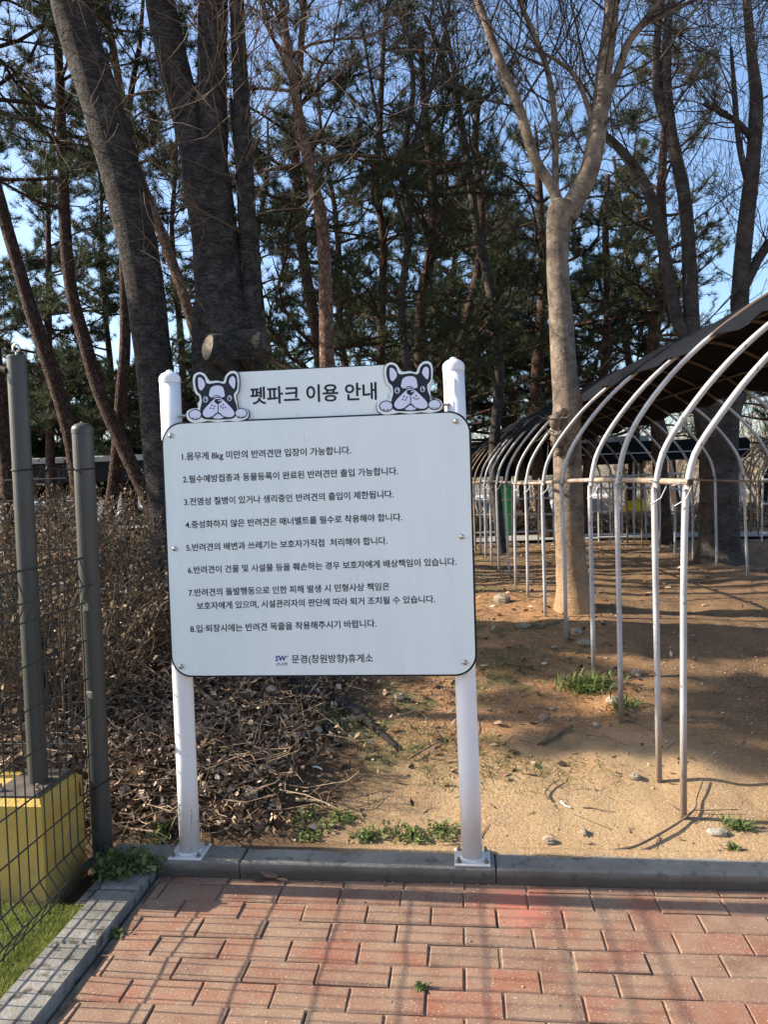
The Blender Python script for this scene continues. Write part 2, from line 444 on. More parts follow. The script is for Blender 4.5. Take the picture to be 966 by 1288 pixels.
M['hedge_leaf'] = mat('withered_hedge_leaves', (0.25, 0.16, 0.09), 0.8, (0.42, 0.30, 0.19), 4, island=0.4, transl=0.15)
M['hill'] = mat('wooded_hill', (0.16, 0.14, 0.10), 0.95, (0.10, 0.11, 0.07), 0.08, 0.0)
M['path'] = mat('pale_path', (0.24, 0.225, 0.20), 0.95, (0.31, 0.29, 0.26), 2)

def soil_material():
    m = bpy.data.materials.new('sandy_soil'); m.use_nodes = True
    nt = m.node_tree; N, L = nt.nodes, nt.links
    b = N['Principled BSDF']; b.inputs['Roughness'].default_value = 0.95; b.inputs['Specular IOR Level'].default_value = 0.1
    geo = N.new('ShaderNodeNewGeometry')
    sx = N.new('ShaderNodeSeparateXYZ'); L.new(geo.outputs['Position'], sx.inputs[0])
    def noise(s, d=6, r=0.6):
        n = N.new('ShaderNodeTexNoise'); n.inputs['Scale'].default_value = s; n.inputs['Detail'].default_value = d; n.inputs['Roughness'].default_value = r
        L.new(geo.outputs['Position'], n.inputs['Vector']); return n.outputs['Fac']
    def mr(v, a, b_, c=0.0, d=1.0, smooth=True):
        n = N.new('ShaderNodeMapRange'); n.interpolation_type = 'SMOOTHSTEP' if smooth else 'LINEAR'
        n.inputs[1].default_value = a; n.inputs[2].default_value = b_; n.inputs[3].default_value = c; n.inputs[4].default_value = d
        L.new(v, n.inputs[0]); return n.outputs[0]
    def mix(f, a, b_):
        n = N.new('ShaderNodeMix'); n.data_type = 'RGBA'
        if isinstance(f, float): n.inputs[0].default_value = f
        else: L.new(f, n.inputs[0])
        for i, c in ((6, a), (7, b_)):
            if isinstance(c, tuple): n.inputs[i].default_value = (*c, 1)
            else: L.new(c, n.inputs[i])
        return n.outputs[2]
    def math_(op, a, b_):
        n = N.new('ShaderNodeMath'); n.operation = op
        for i, c in ((0, a), (1, b_)):
            if isinstance(c, float): n.inputs[i].default_value = c
            else: L.new(c, n.inputs[i])
        return n.outputs[0]
    sand = mix(mr(noise(2.2), 0.35, 0.65), (0.45, 0.290, 0.148), (0.35, 0.212, 0.102))
    sand = mix(mr(noise(130, 3), 0.42, 0.62), sand, (0.50, 0.365, 0.225))
    sand = mix(mr(noise(190, 2), 0.60, 0.70), sand, (0.20, 0.13, 0.075))
    orange = mix(mr(noise(3.0), 0.35, 0.65), (0.37, 0.185, 0.075), (0.25, 0.13, 0.060))
    orange = mix(mr(noise(90, 3), 0.5, 0.66), orange, (0.48, 0.34, 0.21))
    brown = mix(mr(noise(2.5), 0.35, 0.65), (0.215, 0.128, 0.066), (0.135, 0.082, 0.047))
    brown = mix(mr(noise(100, 3), 0.52, 0.68), brown, (0.36, 0.26, 0.16))
    wob = math_('MULTIPLY', math_('SUBTRACT', noise(1.4), 0.5), 1.6)
    yy = math_('ADD', sx.outputs[1], wob)
    c = mix(mr(yy, 3.05, 3.95), sand, orange)
    c = mix(math_('MULTIPLY', mr(sx.outputs[0], 0.70, 1.15), mr(yy, 3.0, 3.7)), c, brown)
    c = mix(mr(yy, 5.6, 7.2), c, brown)
    c = mix(mr(noise(1.1, 8, 0.7), 0.56, 0.70), c, (0.20, 0.125, 0.07))
    xx = math_('ADD', sx.outputs[0], wob)
    c = mix(mr(xx, -0.1, -0.75), c, (0.115, 0.075, 0.045))
    c = mix(math_('MULTIPLY', mr(noise(4.0), 0.5, 0.62), math_('MULTIPLY', mr(xx, 0.9, -0.1), mr(yy, 2.9, 3.4))), c, (0.135, 0.125, 0.055))
    c = mix(mr(sx.outputs[1], 22.0, 26.0), c, (0.16, 0.155, 0.15))
    L.new(c, b.inputs['Base Color'])
    h = math_('ADD', math_('MULTIPLY', noise(45, 8, 0.7), 0.7), math_('MULTIPLY', noise(160, 4, 0.7), 0.4))
    bp = N.new('ShaderNodeBump'); bp.inputs['Strength'].default_value = 0.9; bp.inputs['Distance'].default_value = 0.022
    L.new(h, bp.inputs['Height']); L.new(bp.outputs[0], b.inputs['Normal'])
    return m
M['soil'] = soil_material()

def paver_material():
    m = bpy.data.materials.new('red_clay_paver'); m.use_nodes = True
    nt = m.node_tree; N, L = nt.nodes, nt.links
    b = N['Principled BSDF']; b.inputs['Roughness'].default_value = 0.8; b.inputs['Specular IOR Level'].default_value = 0.25
    geo = N.new('ShaderNodeNewGeometry')
    rp = N.new('ShaderNodeValToRGB'); L.new(geo.outputs['Random Per Island'], rp.inputs[0])
    e = rp.color_ramp.elements
    e[0].position = 0.0; e[0].color = (0.140, 0.077, 0.054, 1)
    e[1].position = 1.0; e[1].color = (0.191, 0.105, 0.071, 1)
    for p, c in ((0.25, (0.209, 0.087, 0.058, 1)), (0.5, (0.160, 0.093, 0.065, 1)), (0.75, (0.246, 0.092, 0.055, 1))):
        x = e.new(p); x.color = c
    def noise(s, d=6, r=0.6):
        n = N.new('ShaderNodeTexNoise'); n.inputs['Scale'].default_value = s; n.inputs['Detail'].default_value = d; n.inputs['Roughness'].default_value = r
        L.new(geo.outputs['Position'], n.inputs['Vector']); return n.outputs['Fac']
    def mr(v, a, b_):
        n = N.new('ShaderNodeMapRange'); n.inputs[1].default_value = a; n.inputs[2].default_value = b_
        L.new(v, n.inputs[0]); return n.outputs[0]
    def mix(f, a, b_, mode='MIX'):
        n = N.new('ShaderNodeMix'); n.data_type = 'RGBA'; n.blend_type = mode
        if isinstance(f, float): n.inputs[0].default_value = f
        else: L.new(f, n.inputs[0])
        for i, c in ((6, a), (7, b_)):
            if isinstance(c, tuple): n.inputs[i].default_value = (*c, 1)
            else: L.new(c, n.inputs[i])
        return n.outputs[2]
    c = rp.outputs[0]
    c = mix(mr(noise(6.0, 7, 0.68), 0.36, 0.60), c, (0.250, 0.162, 0.108))          # worn, dusty tops
    c = mix(mr(noise(7.5, 6, 0.7), 0.58, 0.80), c, (0.30, 0.105, 0.060))       # redder patches
    c = mix(mr(noise(2.3, 8, 0.7), 0.58, 0.72), c, (0.15, 0.105, 0.08))  # grime
    c = mix(mr(noise(170, 3), 0.60, 0.72), c, (0.52, 0.42, 0.32))        # grit
    # the red spill by the right post
    vm = N.new('ShaderNodeVectorMath'); vm.operation = 'DISTANCE'; vm.inputs[1].default_value = (0.14, 2.42, 0)
    L.new(geo.outputs['Position'], vm.inputs[0])
    sb = N.new('ShaderNodeMath'); sb.operation = 'MULTIPLY_ADD'; sb.inputs[1].default_value = 0.35
    L.new(noise(9, 5), sb.inputs[0]); L.new(vm.outputs['Value'], sb.inputs[2])
    n = N.new('ShaderNodeMapRange'); n.inputs[1].default_value = 0.33; n.inputs[2].default_value = 0.20
    n.inputs[3].default_value = 0; n.inputs[4].default_value = 0.62
    L.new(sb.outputs[0], n.inputs[0])
    c = mix(n.outputs[0], c, (0.44, 0.125, 0.085))
    L.new(c, b.inputs['Base Color'])
    bp = N.new('ShaderNodeBump'); bp.inputs['Strength'].default_value = 0.45; bp.inputs['Distance'].default_value = 0.006
    L.new(noise(120, 8, 0.75), bp.inputs['Height']); L.new(bp.outputs[0], b.inputs['Normal'])
    return m
M['paver'] = paver_material()
M['joint'] = mat('joint_sand', (0.24, 0.175, 0.11), 0.95, (0.38, 0.29, 0.19), 14, 0.5, 120, col3=(0.09, 0.07, 0.05), n3=6, r3=(0.52, 0.66))

# ------------------------------------------------------------------ ground
KERB_Z = 0.056
_gy = [2.6, 2.92, 3.18, 3.7, 4.2, 4.88, 5.5, 6.2, 8.0]
_gzv = [0.03, 0.072, 0.125, 0.185, 0.285, 0.345, 0.385, 0.42, 0.43]
def gz(x, y, rough=True):
    x = np.asarray(x, float); y = np.asarray(y, float)
    z = np.interp(y, _gy, _gzv)
    z = z - 0.05 * sm(0.9, 1.7, x) * sm(3.2, 4.0, y) * sm(9, 6, y)
    z = z + 0.34 * sm(-0.75, -2.4, x) * sm(2.75, 4.3, y) * sm(40, 12, y)
    z = z + 0.16 * sm(-0.55, -1.3, x) * sm(2.68, 3.1, y) * sm(5, 3.6, y)
    z = z - 1.42 * sm(15.5, 27, y)
    if rough:
        a = sm(2.66, 2.95, y)
        z = z + a * (0.035 * vnoise(x, y, 0.55) + 0.030 * vnoise(x + 7, y + 3, 0.19) + 0.010 * vnoise(x + 3, y, 0.07))
        z = z + a * sm(3.3, 3.9, y) * sm(7.5, 5, y) * 0.03 * np.abs(vnoise(x + 11, y + 5, 0.28))
    return np.where(y < 2.66, -0.04, z)

xs = np.unique(np.concatenate([np.linspace(-900, -60, 10), np.linspace(-60, -8, 18), np.linspace(-8, -3, 36), np.arange(-3, 3.2, 0.032), np.linspace(3.2, 9, 40), np.linspace(9, 60, 18), np.linspace(60, 900, 10)]).round(4))
ys = np.unique(np.concatenate([np.linspace(-60, 2.4, 8), [2.655, 2.664], np.arange(2.67, 6.4, 0.032), np.linspace(6.4, 13, 60), np.linspace(13.2, 32, 40), np.linspace(33, 120, 14), np.linspace(150, 1500, 10)]).round(4))
X, Y = np.meshgrid(xs, ys)
Z = gz(X, Y)
g = MB()
nx, ny = len(xs), len(ys)
idx = np.arange(nx * ny).reshape(ny, nx)
F = np.stack([idx[:-1, :-1], idx[:-1, 1:], idx[1:, 1:], idx[1:, :-1]], -1).reshape(-1, 4)
g.v.append(np.stack([X, Y, Z], -1).reshape(-1, 3)); g.f = F.tolist(); g.n = nx * ny
struct(g.build('ground', M['soil'], smooth=True))

# distant wooded hill
g = MB()
hx = np.linspace(-500, 500, 120)
prof = 7 + 7 * np.array([vnoise(x, 0, 90) + 0.5 for x in hx]) + 3 * np.array([vnoise(x, 5, 14) + 0.5 for x in hx])
v = []
for x, h_ in zip(hx, prof):
    v += [(x, 230, -4), (x, 270, h_ * 0.75), (x, 300, h_), (x, 380, -4)]
f = []
for i in range(len(hx) - 1):
    for j in range(3):
        f.append((i * 4 + j, (i + 1) * 4 + j, (i + 1) * 4 + j + 1, i * 4 + j + 1))
g.add(v, f)
struct(g.build('hill', M['hill'], smooth=True))

# ------------------------------------------------------------------ pavement of clay pavers
rng = np.random.default_rng(11)
g = MB()
PX, PY = 0.2115, 0.1002
k = 0
ytop = 2.498
x_lo, x_hi = -1.118, 3.2
rows = [(2.501, 2.547, 0.02)] + [(ytop - PY * (i + 1), ytop - PY * i, (0.0 if i % 2 == 0 else 0.5)) for i in range(30)]
for (y0, y1, ph) in rows:
    x = -0.028 + ph * PX - PX * 8
    while x < x_hi:
        a, b = x + 0.0025, x + PX - 0.0025
        x += PX
        if b < x_lo + 0.015 or y1 < -0.4: continue
        a = max(a, x_lo)
        j = rng.normal(0, 0.0011, 4)
        dz = rng.normal(0, 0.0012); tx = rng.normal(0, 0.0011); ty = rng.normal(0, 0.0013)
        ya, yb2 = y0 + 0.0022 + j[0] * 0.5, y1 - 0.0022 + j[1] * 0.5
        a += j[2] * 0.5; b += j[3] * 0.5
        bev = 0.0035
        def zz(u, w): return dz + tx * (1 if u == b else -1) + ty * (1 if w == yb2 else -1)
        lo = [(a, ya, -0.03), (b, ya, -0.03), (b, yb2, -0.03), (a, yb2, -0.03)]
        mi = [(u, w, zz(u, w) - 0.0035) for u, w in ((a, ya), (b, ya), (b, yb2), (a, yb2))]
        up = [(u + s1 * bev, w + s2 * bev, zz(u, w)) for (u, w, s1, s2) in ((a, ya, 1, 1), (b, ya, -1, 1), (b, yb2, -1, -1), (a, yb2, 1, -1))]
        ff = [(8, 9, 10, 11)]
        for q in range(4):
            r_ = (q + 1) % 4
            ff += [(q, r_, 4 + r_, 4 + q), (4 + q, 4 + r_, 8 + r_, 8 + q)]
        g.add(lo + mi + up, ff)
pav = struct(g.build('pavement', M['paver']))
g = MB()
g.add([(-1.14, -1.2, -0.0062), (3.4, -1.2, -0.0062), (3.4, 2.552, -0.0062), (-1.14, 2.552, -0.0062)], [(0, 1, 2, 3)])
o = struct(g.build('paving_bed', M['joint']))

# kerb along the back edge of the paving
g = MB()
edges = [-1.36, -0.835, 0.085, 1.06, 2.04, 3.02, 4.0]
for a, b in zip(edges[:-1], edges[1:]):
    g.box(a + 0.002, b - 0.002, 2.548, 2.672, -0.12, KERB_Z + rng.normal(0, 0.0012), 0.007)
struct(g.build('kerb', M['concrete']))
# sand washed over the back edge of the kerb
g = MB(); v = []; n_ = 0
xk = np.arange(-0.86, 4.0, 0.012)
for i_, x in enumerate(xk):
    w0 = 0.026 + 0.022 * float(vnoise(x, 3, 0.16)) + 0.012 * float(vnoise(x, 8, 0.04))
    v += [(x, 2.666 - max(w0, 0.004), KERB_Z - 0.003), (x, 2.667 - max(w0, 0.004) * 0.6, KERB_Z + 0.0052 + 0.003 * float(vnoise(x, 1, 0.05))), (x, 2.69, KERB_Z + 0.004), (x, 2.70, KERB_Z - 0.03)]
g.add(v, [(4 * i_ + q, 4 * i_ + 4 + q, 4 * i_ + 5 + q, 4 * i_ + 1 + q) for i_ in range(len(xk) - 1) for q in range(3)])
struct(g.build('sand_drift', M['soil'], smooth=True))
# concrete edging beside the turf
g = MB()
e = [-0.9, -0.3, 0.3, 0.9, 1.5, 2.1, 2.40, 2.545]
for a, b in zip(e[:-1], e[1:]):
    g.box(-1.30, -1.150, a + 0.003, b - 0.003, -0.10, 0.030 + rng.normal(0, 0.002), 0.006)
g.box(-1.34, -1.303, 2.32, 2.545, -0.1, 0.022, 0.004)
struct(g.build('edging', M['concrete_old']))
# artificial turf strip
g = MB()
g.add([(-4.5, -1.0, 0.008), (-1.302, -1.0, 0.008), (-1.302, 2.315, 0.008), (-4.5, 2.335, 0.008)], [(0, 1, 2, 3)])
struct(g.build('turf_ground', M['turf_base']))
rt = np.random.default_rng(3)
n = 60000
bx = -1.30 - rt.random(n) ** 1.3 * 0.75; by = 0.9 + rt.random(n) * 1.42
base = np.stack([bx, by, np.full(n, 0.008)], 1)
d = unit(np.stack([rt.normal(0, 0.45, n), rt.normal(0, 0.45, n), np.ones(n)], 1))
ln = 0.012 + 0.011 * rt.random(n)
wv = unit(np.cross(d, rt.normal(0, 1, (n, 3)))) * 0.0013
tip = base + d * ln[:, None]
V = np.stack([base - wv, base + wv, tip], 1)
struct(tris('turf', V, M['turf']), 'stuff')

# pale path far behind
g = MB()
pxs = np.linspace(-9, 12, 60)
v = []
for x in pxs:
    for y in (11.3 + 0.15 * math.sin(x), 12.3 + 0.15 * math.sin(x)):
        v.append((x, y, float(gz(x, y, False)) + 0.03))
g.add(v, [(2 * i, 2 * i + 2, 2 * i + 3, 2 * i + 1) for i in range(len(pxs) - 1)])
struct(g.build('path', M['path']))

# ------------------------------------------------------------------ yellow block, fence posts, mesh fences
blk = thing('concrete_block', 'yellow painted concrete block under the tall grey post', 'block', (-2.0, 2.47, 0))
g = MB(); g.box(-2.9, -1.452, 2.338, 2.610, -0.05, 0.362, 0.018)
g.build('footing', M['yellow'], blk)

tp = thing('fence_post', 'tall grey round post bolted on the yellow block, with a ring on top', 'post', (-1.548, 2.44, 0.362))
px_, py_ = -1.548, 2.482
g = MB(); g.lathe((px_, py_, 0), [(0.033, 0.372), (0.033, 1.885), (0.0335, 1.887), (0.0335, 1.894), (0.030, 1.898), (0.002, 1.901)], 28)
g.build('pole', M['post_grey'], tp, smooth=False)
g = MB(); g.box(px_ - 0.11, px_ + 0.072, py_ - 0.12, py_ + 0.115, 0.362, 0.374, 0.003)
bp_ = g.build('base_plate', M['plate'], tp)
for dx in (-0.085, 0.052):
    for dy in (-0.09, 0.085):
        g = MB(); g.lathe((px_ + dx, py_ + dy, 0.374), [(0.013, 0), (0.013, 0.010), (0.006, 0.011), (0.006, 0.026), (0.004, 0.028)], 6)
        g.build('bolt', M['rust_steel'], parent=bp_)
g = MB(); a = np.linspace(0, 2 * math.pi, 17)
g.tube([(px_ + 0.012 * math.cos(t), py_, 1.924 + 0.014 * math.sin(t)) for t in a], 0.0035, 6, False)
g.tube([(px_, py_, 1.897), (px_, py_, 1.912)], 0.004, 6)
g.build('eye_ring', M['steel'], tp)
g = MB(); g.tube([(px_ - 0.028, py_ - 0.02, 1.845), (px_ - 0.06, py_ - 0.02, 1.858), (px_ - 0.10, py_ - 0.03, 1.854)], [0.012, 0.008, 0.006], 8)
g.build('hook', M['plate'], tp)

sp = thing('fence_post', 'shorter grey round post with domed cap beside the kerb', 'post', (-1.398, 2.635, 0.0))
qx, qy = -1.398, 2.635
g = MB(); g.lathe((qx, qy, 0), [(0.0375, -0.05), (0.0375, 1.628)], 28)
g.build('pole', M['post_grey'], sp)
g = MB(); g.lathe((qx, qy, 1.6285), [(0.0392, 0), (0.0392, 0.016), (0.036, 0.026), (0.026, 0.034), (0.012, 0.039), (0.006, 0.040), (0.005, 0.044), (0.001, 0.045)], 28)
g.build('cap', M['post_grey'], sp)
g = MB(); g.box(qx - 0.03, qx + 0.10, qy - 0.115, qy - 0.045, 0.034, 0.040, 0.002)
g.build('base_plate', M['plate'], sp)
for z in (0.985, 0.655):
    g = MB(); g.box(qx - 0.012, qx + 0.012, qy - 0.048, qy - 0.036, z - 0.014, z + 0.014, 0.003)
    g.lathe((qx, qy - 0.052, z), [(0.006, -0.006), (0.006, 0.006)], 6)
    g.build('clip', M['steel'], sp)
g = MB(); g.lathe((qx + 0.0375 * 0.15, qy - 0.0372, 1.48), [(0.004, -0.004), (0.004, 0.004)], 8)
g.build('bolt_hole', M['tie'], sp)

# front mesh panel, running from the short post towards the viewer
fx = -1.398
fp = thing('mesh_fence', 'dark wire mesh fence panel running forward from the short grey post over the turf', 'fence', (fx, 1.0, 0))
def fold(z):
    return np.interp(z, [0.03, 0.09, 0.15, 1.0, 1.07, 1.167], [0, 0.035, 0, 0, 0.035, 0.0])
zh = [1.167, 1.07, 1.0, 0.86, 0.718, 0.576, 0.434, 0.292, 0.15, 0.09, 0.03]
g = MB()
for z in zh:
    r_ = 0.0042 if z == 1.167 else 0.0032
    g.tube([(fx + fold(z), 2.592, z), (fx + fold(z), 1.4, z), (fx + fold(z), -1.6, z)], r_, 6)
g.build('horizontal_wires', M['wire'], fp)
g = MB()
zv = [0.0, 0.03, 0.09, 0.15, 0.5, 1.0, 1.07, 1.167]
for i in range(84):
    y = 2.575 - 0.05 * i
    g.tube([(fx + fold(z) - 0.005, y, z) for z in zv], 0.0024, 5)
g.build('vertical_wires', M['wire'], fp)
for y in (0.05,):
    g = MB(); g.lathe((fx - 0.05, y, 0), [(0.0375, -0.05), (0.0375, 1.3), (0.03, 1.32), (0.003, 1.33)], 20)
    g.build('support_post', M['post_grey'], fp)

# second panel, behind the posts, parallel to the kerb
bp2 = thing('mesh_fence', 'wire mesh fence panel standing behind the two grey posts, before the brown shrubs', 'fence', (-2.1, 2.53, 0.36))
yb_ = 2.560
zh2 = [1.462, 1.385, 1.338, 1.205, 1.07, 0.935, 0.80, 0.665, 0.53, 0.47, 0.41]
def fold2(z): return np.interp(z, [0.41, 0.47, 0.53, 1.338, 1.385, 1.462], [0, 0.03, 0, 0, 0.03, 0])
g = MB()
for z in zh2: g.tube([(-3.2, yb_ + fold2(z), z), (-1.43, yb_ + fold2(z), z)], 0.0026, 5)
g.build('horizontal_wires', M['wire'], bp2)
g = MB()
for i in range(36):
    x = -1.46 - 0.05 * i
    g.tube([(x, yb_ + fold2(z) + 0.004, z) for z in (0.366, 0.41, 0.47, 0.53, 1.338, 1.385, 1.462, 1.50)], 0.0020, 5)
g.build('vertical_wires', M['wire'], bp2)

# black tie wire looped round both posts
g = MB()
def ring(cx_, cy_, z, r_):
    a = np.linspace(0, 2 * math.pi, 21)
    g.tube([(cx_ + r_ * math.cos(t), cy_ + r_ * math.sin(t), z + 0.004 * math.sin(t)) for t in a], 0.0028, 6, False)
ring(px_, py_, 1.498, 0.0355); ring(qx, qy, 1.498, 0.040)
g.tube(spline([(px_ + 0.02, py_ + 0.03, 1.498), (-1.50, 2.52, 1.504), (-1.45, 2.58, 1.494), (qx - 0.02, qy - 0.035, 1.498)], 5), 0.003, 6)
g.tube([(-1.485, 2.53, 1.503), (-1.482, 2.52, 1.49), (-1.476, 2.525, 1.506)], 0.004, 5)
tag(g.build('tie_wire', M['tie'], smooth=True), 'black tie wire looped round the tall and the short grey posts', 'wire')
g = MB()
a = np.linspace(0, 2 * math.pi, 17)
g.tube([(qx + 0.040 * math.cos(t), qy + 0.040 * math.sin(t), 0.30 + 0.02 * math.cos(t)) for t in a], 0.0025, 5, False)
g.tube([(qx - 0.035, qy - 0.02, 0.282), (qx - 0.05, qy - 0.05, 0.275), (qx - 0.045, qy - 0.06, 0.33)], 0.0025, 5)
tag(g.build('tie_wire', M['tie'], smooth=True), 'black tie wire low round the foot of the short grey post', 'wire')

# ------------------------------------------------------------------ the notice board
BY = 2.560                                            # front face of the panel
sign = thing('notice_board', 'white pet park notice board with Korean rules and two cartoon dogs on two round posts', 'sign', (-0.515, 2.61, KERB_Z))
for (pxx, ztop, lean) in ((-1.042, 1.795, 0.0), (0.004, 1.79, -0.018)):
    prof_z = [KERB_Z + 0.004, 0.4, 0.9, 1.4, ztop]
    g = MB()
    g.tube([(pxx + lean * (z - KERB_Z) / 1.75, 2.61, z) for z in prof_z], 0.0372, 32)
    po = g.build('post', M['white_paint'], sign, smooth=False)
    for p_ in po.data.polygons: p_.use_smooth = len(p_.vertices) == 4
    tx_ = pxx + lean
    g = MB(); g.lathe((tx_, 2.61, ztop + 0.0005), [(0.0385, 0), (0.0385, 0.016), (0.0365, 0.024), (0.029, 0.033), (0.020, 0.038), (0.013, 0.040), (0.011, 0.045), (0.004, 0.048)], 32)
    g.build('cap', M['white_paint'], parent=po)
    g = MB(); g.box(pxx - 0.063, pxx + 0.063, 2.550, 2.668, KERB_Z + 0.0015, KERB_Z + 0.0085, 0.002)
    g.lathe((pxx, 2.61, KERB_Z + 0.0085), [(0.044, 0), (0.041, 0.004), (0.0374, 0.005)], 24)
    g.build('base_plate', M['white_paint'], parent=po)
    for dx in (-0.048, 0.048):
        for dy in (-0.044, 0.042):
            g = MB(); g.lathe((pxx + dx, 2.61 + dy, KERB_Z + 0.0086), [(0.009, 0), (0.009, 0.007), (0.0045, 0.008), (0.0045, 0.016), (0.002, 0.017)], 6)
            g.build('anchor_bolt', M['rust_steel'], parent=po)

def rrect(x0, x1, z0, z1, r_, n=10):
    out = []
    for (cx_, cz_, a0) in ((x1 - r_, z1 - r_, 0), (x0 + r_, z1 - r_, 90), (x0 + r_, z0 + r_, 180), (x1 - r_, z0 + r_, 270)):
        for k_ in range(n + 1):
            t = R(a0 + 90 * k_ / n)
            out.append((cx_ + r_ * math.cos(t), cz_ + r_ * math.sin(t)))
    return out
def slab(g, poly, y0, y1):
    """flat outline (x,z) of real thickness from y0 (front) to y1 (back)"""
    P = [(float(a), float(b)) for a, b in poly]
    area = sum(P[i][0] * P[(i + 1) % len(P)][1] - P[(i + 1) % len(P)][0] * P[i][1] for i in range(len(P)))
    if area < 0: P = P[::-1]
    n = len(P)
    T = tessellate_polygon([[Vector((a, b, 0)) for a, b in P]])
    v = [(a, y0, b) for a, b in P] + [(a, y1, b) for a, b in P]
    f = []
    for t in T:
        t = list(t)
        (ax, az), (bx_, bz), (cx_, cz) = (P[i] for i in t)
        if (bx_ - ax) * (cz - az) - (cx_ - ax) * (bz - az) < 0: t = t[::-1]
        f.append(tuple(t)); f.append(tuple(n + i for i in t[::-1]))
    for i in range(n):
        j = (i + 1) % n
        f.append((i, n + i, n + j, j))
    g.add(v, f)

BX0, BX1, BZ0, BZ1 = -1.063, 0.040, 0.729, 1.648
g = MB(); slab(g, rrect(BX0, BX1, BZ0, BZ1, 0.078), BY, BY + 0.010)
rim = g.build('panel_rim', M['board_edge'], sign)
g = MB(); slab(g, rrect(BX0 + 0.007, BX1 - 0.007, BZ0 + 0.007, BZ1 - 0.006, 0.072), BY - 0.003, BY - 0.0002)
panel = g.build('panel', M['board'], sign)
PYF = BY - 0.003                                       # printed face
g = MB()
for z in (0.95, 1.48):
    g.box(BX0 + 0.06, BX1 - 0.06, BY + 0.0102, BY + 0.0135, z - 0.02, z + 0.02)
g.build('back_rail', M['steel'], sign)
for (bx_, bz) in ((215, 548), (574, 530), (228, 838), (585, 833), (220, 690), (581, 675)):
    p = at(bx_, bz, BY)
    g = MB()
    ring_ = [(0.0098, 0), (0.0098, 0.001), (0.009, 0.004), (0.006, 0.0068), (0.0025, 0.008)]
    n = 16; v = []; f = []
    for r_, h_ in ring_:
        for j in range(n):
            t = j * 2 * math.pi / n
            v.append((p[0] + r_ * math.cos(t), PYF - 0.0004 - h_, p[2] + r_ * math.sin(t)))
    for i in range(len(ring_) - 1):
        for j in range(n):
            kk = (j + 1) % n
            f.append((i * n + j, i * n + kk, (i + 1) * n + kk, (i + 1) * n + j))
    f.append(tuple((len(ring_) - 1) * n + j for j in range(n)))
    g.add(v, f)
    g.build('screw_cap', M['steel'], sign, smooth=True)

# header plate
g = MB(); slab(g, rrect(-0.802, -0.220, 1.641, 1.820, 0.02), BY + 0.0112, BY + 0.015)
g.build('header_rim', M['board_edge'], sign)
g = MB(); slab(g, rrect(-0.800, -0.222, 1.643, 1.8165, 0.02), BY + 0.0082, BY + 0.0110)
header = g.build('header', M['board'], sign)
HYF = BY + 0.0082
g = MB(); g.tube([(-1.005, BY + 0.02, 1.672), (-0.90, BY + 0.02, 1.672)], 0.006, 8)
g.build('header_bracket', M['steel'], sign)
g = MB(); g.tube([(-0.10, BY + 0.02, 1.672), (-0.03, BY + 0.02, 1.672)], 0.006, 8)
g.build('header_bracket', M['steel'], sign)

# lettering: built from the font that ships inside Blender
def lettering(body, s_px, e_px, yplane, parent, material, name='lettering', bold=0.006, sx_=1.0, shear=0.0):
    S = at(*s_px, yplane); E = at(*e_px, yplane)
    c = bpy.data.curves.new('text', 'FONT')
    c.body = body; c.size = 1.0; c.offset = bold; c.resolution_u = 3; c.fill_mode = 'FRONT'; c.shear = shear
    o = bpy.data.objects.new('text', c); COL.objects.link(o)
    dg = bpy.context.evaluated_depsgraph_get(); dg.update()
    me = bpy.data.meshes.new_from_object(o.evaluated_get(dg))
    bpy.data.objects.remove(o); bpy.data.curves.remove(c)
    n = len(me.vertices)
    V = np.empty(n * 3, np.float32); me.vertices.foreach_get('co', V); V = V.reshape(-1, 3)
    x0, x1 = V[:, 0].min(), V[:, 0].max()
    s = np.linalg.norm(E - S) / (x1 - x0)
    ux = (E - S) / np.linalg.norm(E - S)
    uz = np.array([-ux[2], 0, ux[0]])
    W = S + np.outer((V[:, 0] - x0) * s, ux) + np.outer(V[:, 1] * s * sx_, uz)
    W[:, 1] = yplane
    W = W - np.array(sign.location)
    me.vertices.foreach_set('co', W.astype(np.float32).ravel())
    me.name = name
    return finish(name, me, material, parent)
TY = PYF - 0.0007
LINES = [
    ('1.몸무게 8kg 미만의 반려견만 입장이 가능합니다.', (228.7, 578.3), (441.4, 570.3)),
    ('2.필수예방접종과 동물등록이 완료된 반려견만 출입 가능합니다.', (229.9, 606.9), (500.8, 596.2)),
    ('3.전염성 질병이 있거나 생리중인 반려견의 출입이 제한됩니다.', (231.4, 635.2), (495.2, 625.3)),
    ('4.중성화하지 않은 반려견은 매너벨트를 필수로 착용해야 합니다.', (233, 664), (506, 654.2)),
    ('5.반려견의 배변과 쓰레기는 보호자가직접  처리해야 합니다.', (234, 692.7), (487.4, 683.8)),
    ('6.반려견이 건물 및 시설물 등을 훼손하는 경우 보호자에게 배상책임이 있습니다.', (236, 721), (574.3, 710.2)),
    ('7.반려견의 돌발행동으로 인한 피해 발생 시 민형사상 책임은', (237, 749.4), (490, 741.4)),
    ('보호자에게 있으며, 시설관리자의 판단에 따라 퇴거 조치될 수 있습니다.', (247.3, 766.0), (547.4, 757.3)),
    ('8.입·퇴장시에는 반려견 목줄을 착용해주시기 바랍니다.', (239, 795), (473.5, 788.0)),
]
for body, s_, e_ in LINES:
    lettering(body, s_, e_, TY, panel, M['ink'], 'rule_text', 0.016)
lettering('문경(창원방향)휴게소', (366.8, 833.5), (469.3, 832.0), TY, panel, M['ink'], 'footer_text', 0.012)
lettering('SW', (346, 831.3), (360.5, 831.0), TY, panel, M['logo_blue'], 'logo_text', 0.03, shear=0.15)
lettering('(주)서원', (347.0, 837.0), (361.3, 836.8), TY, panel, M['ink'], 'logo_text', 0.004)
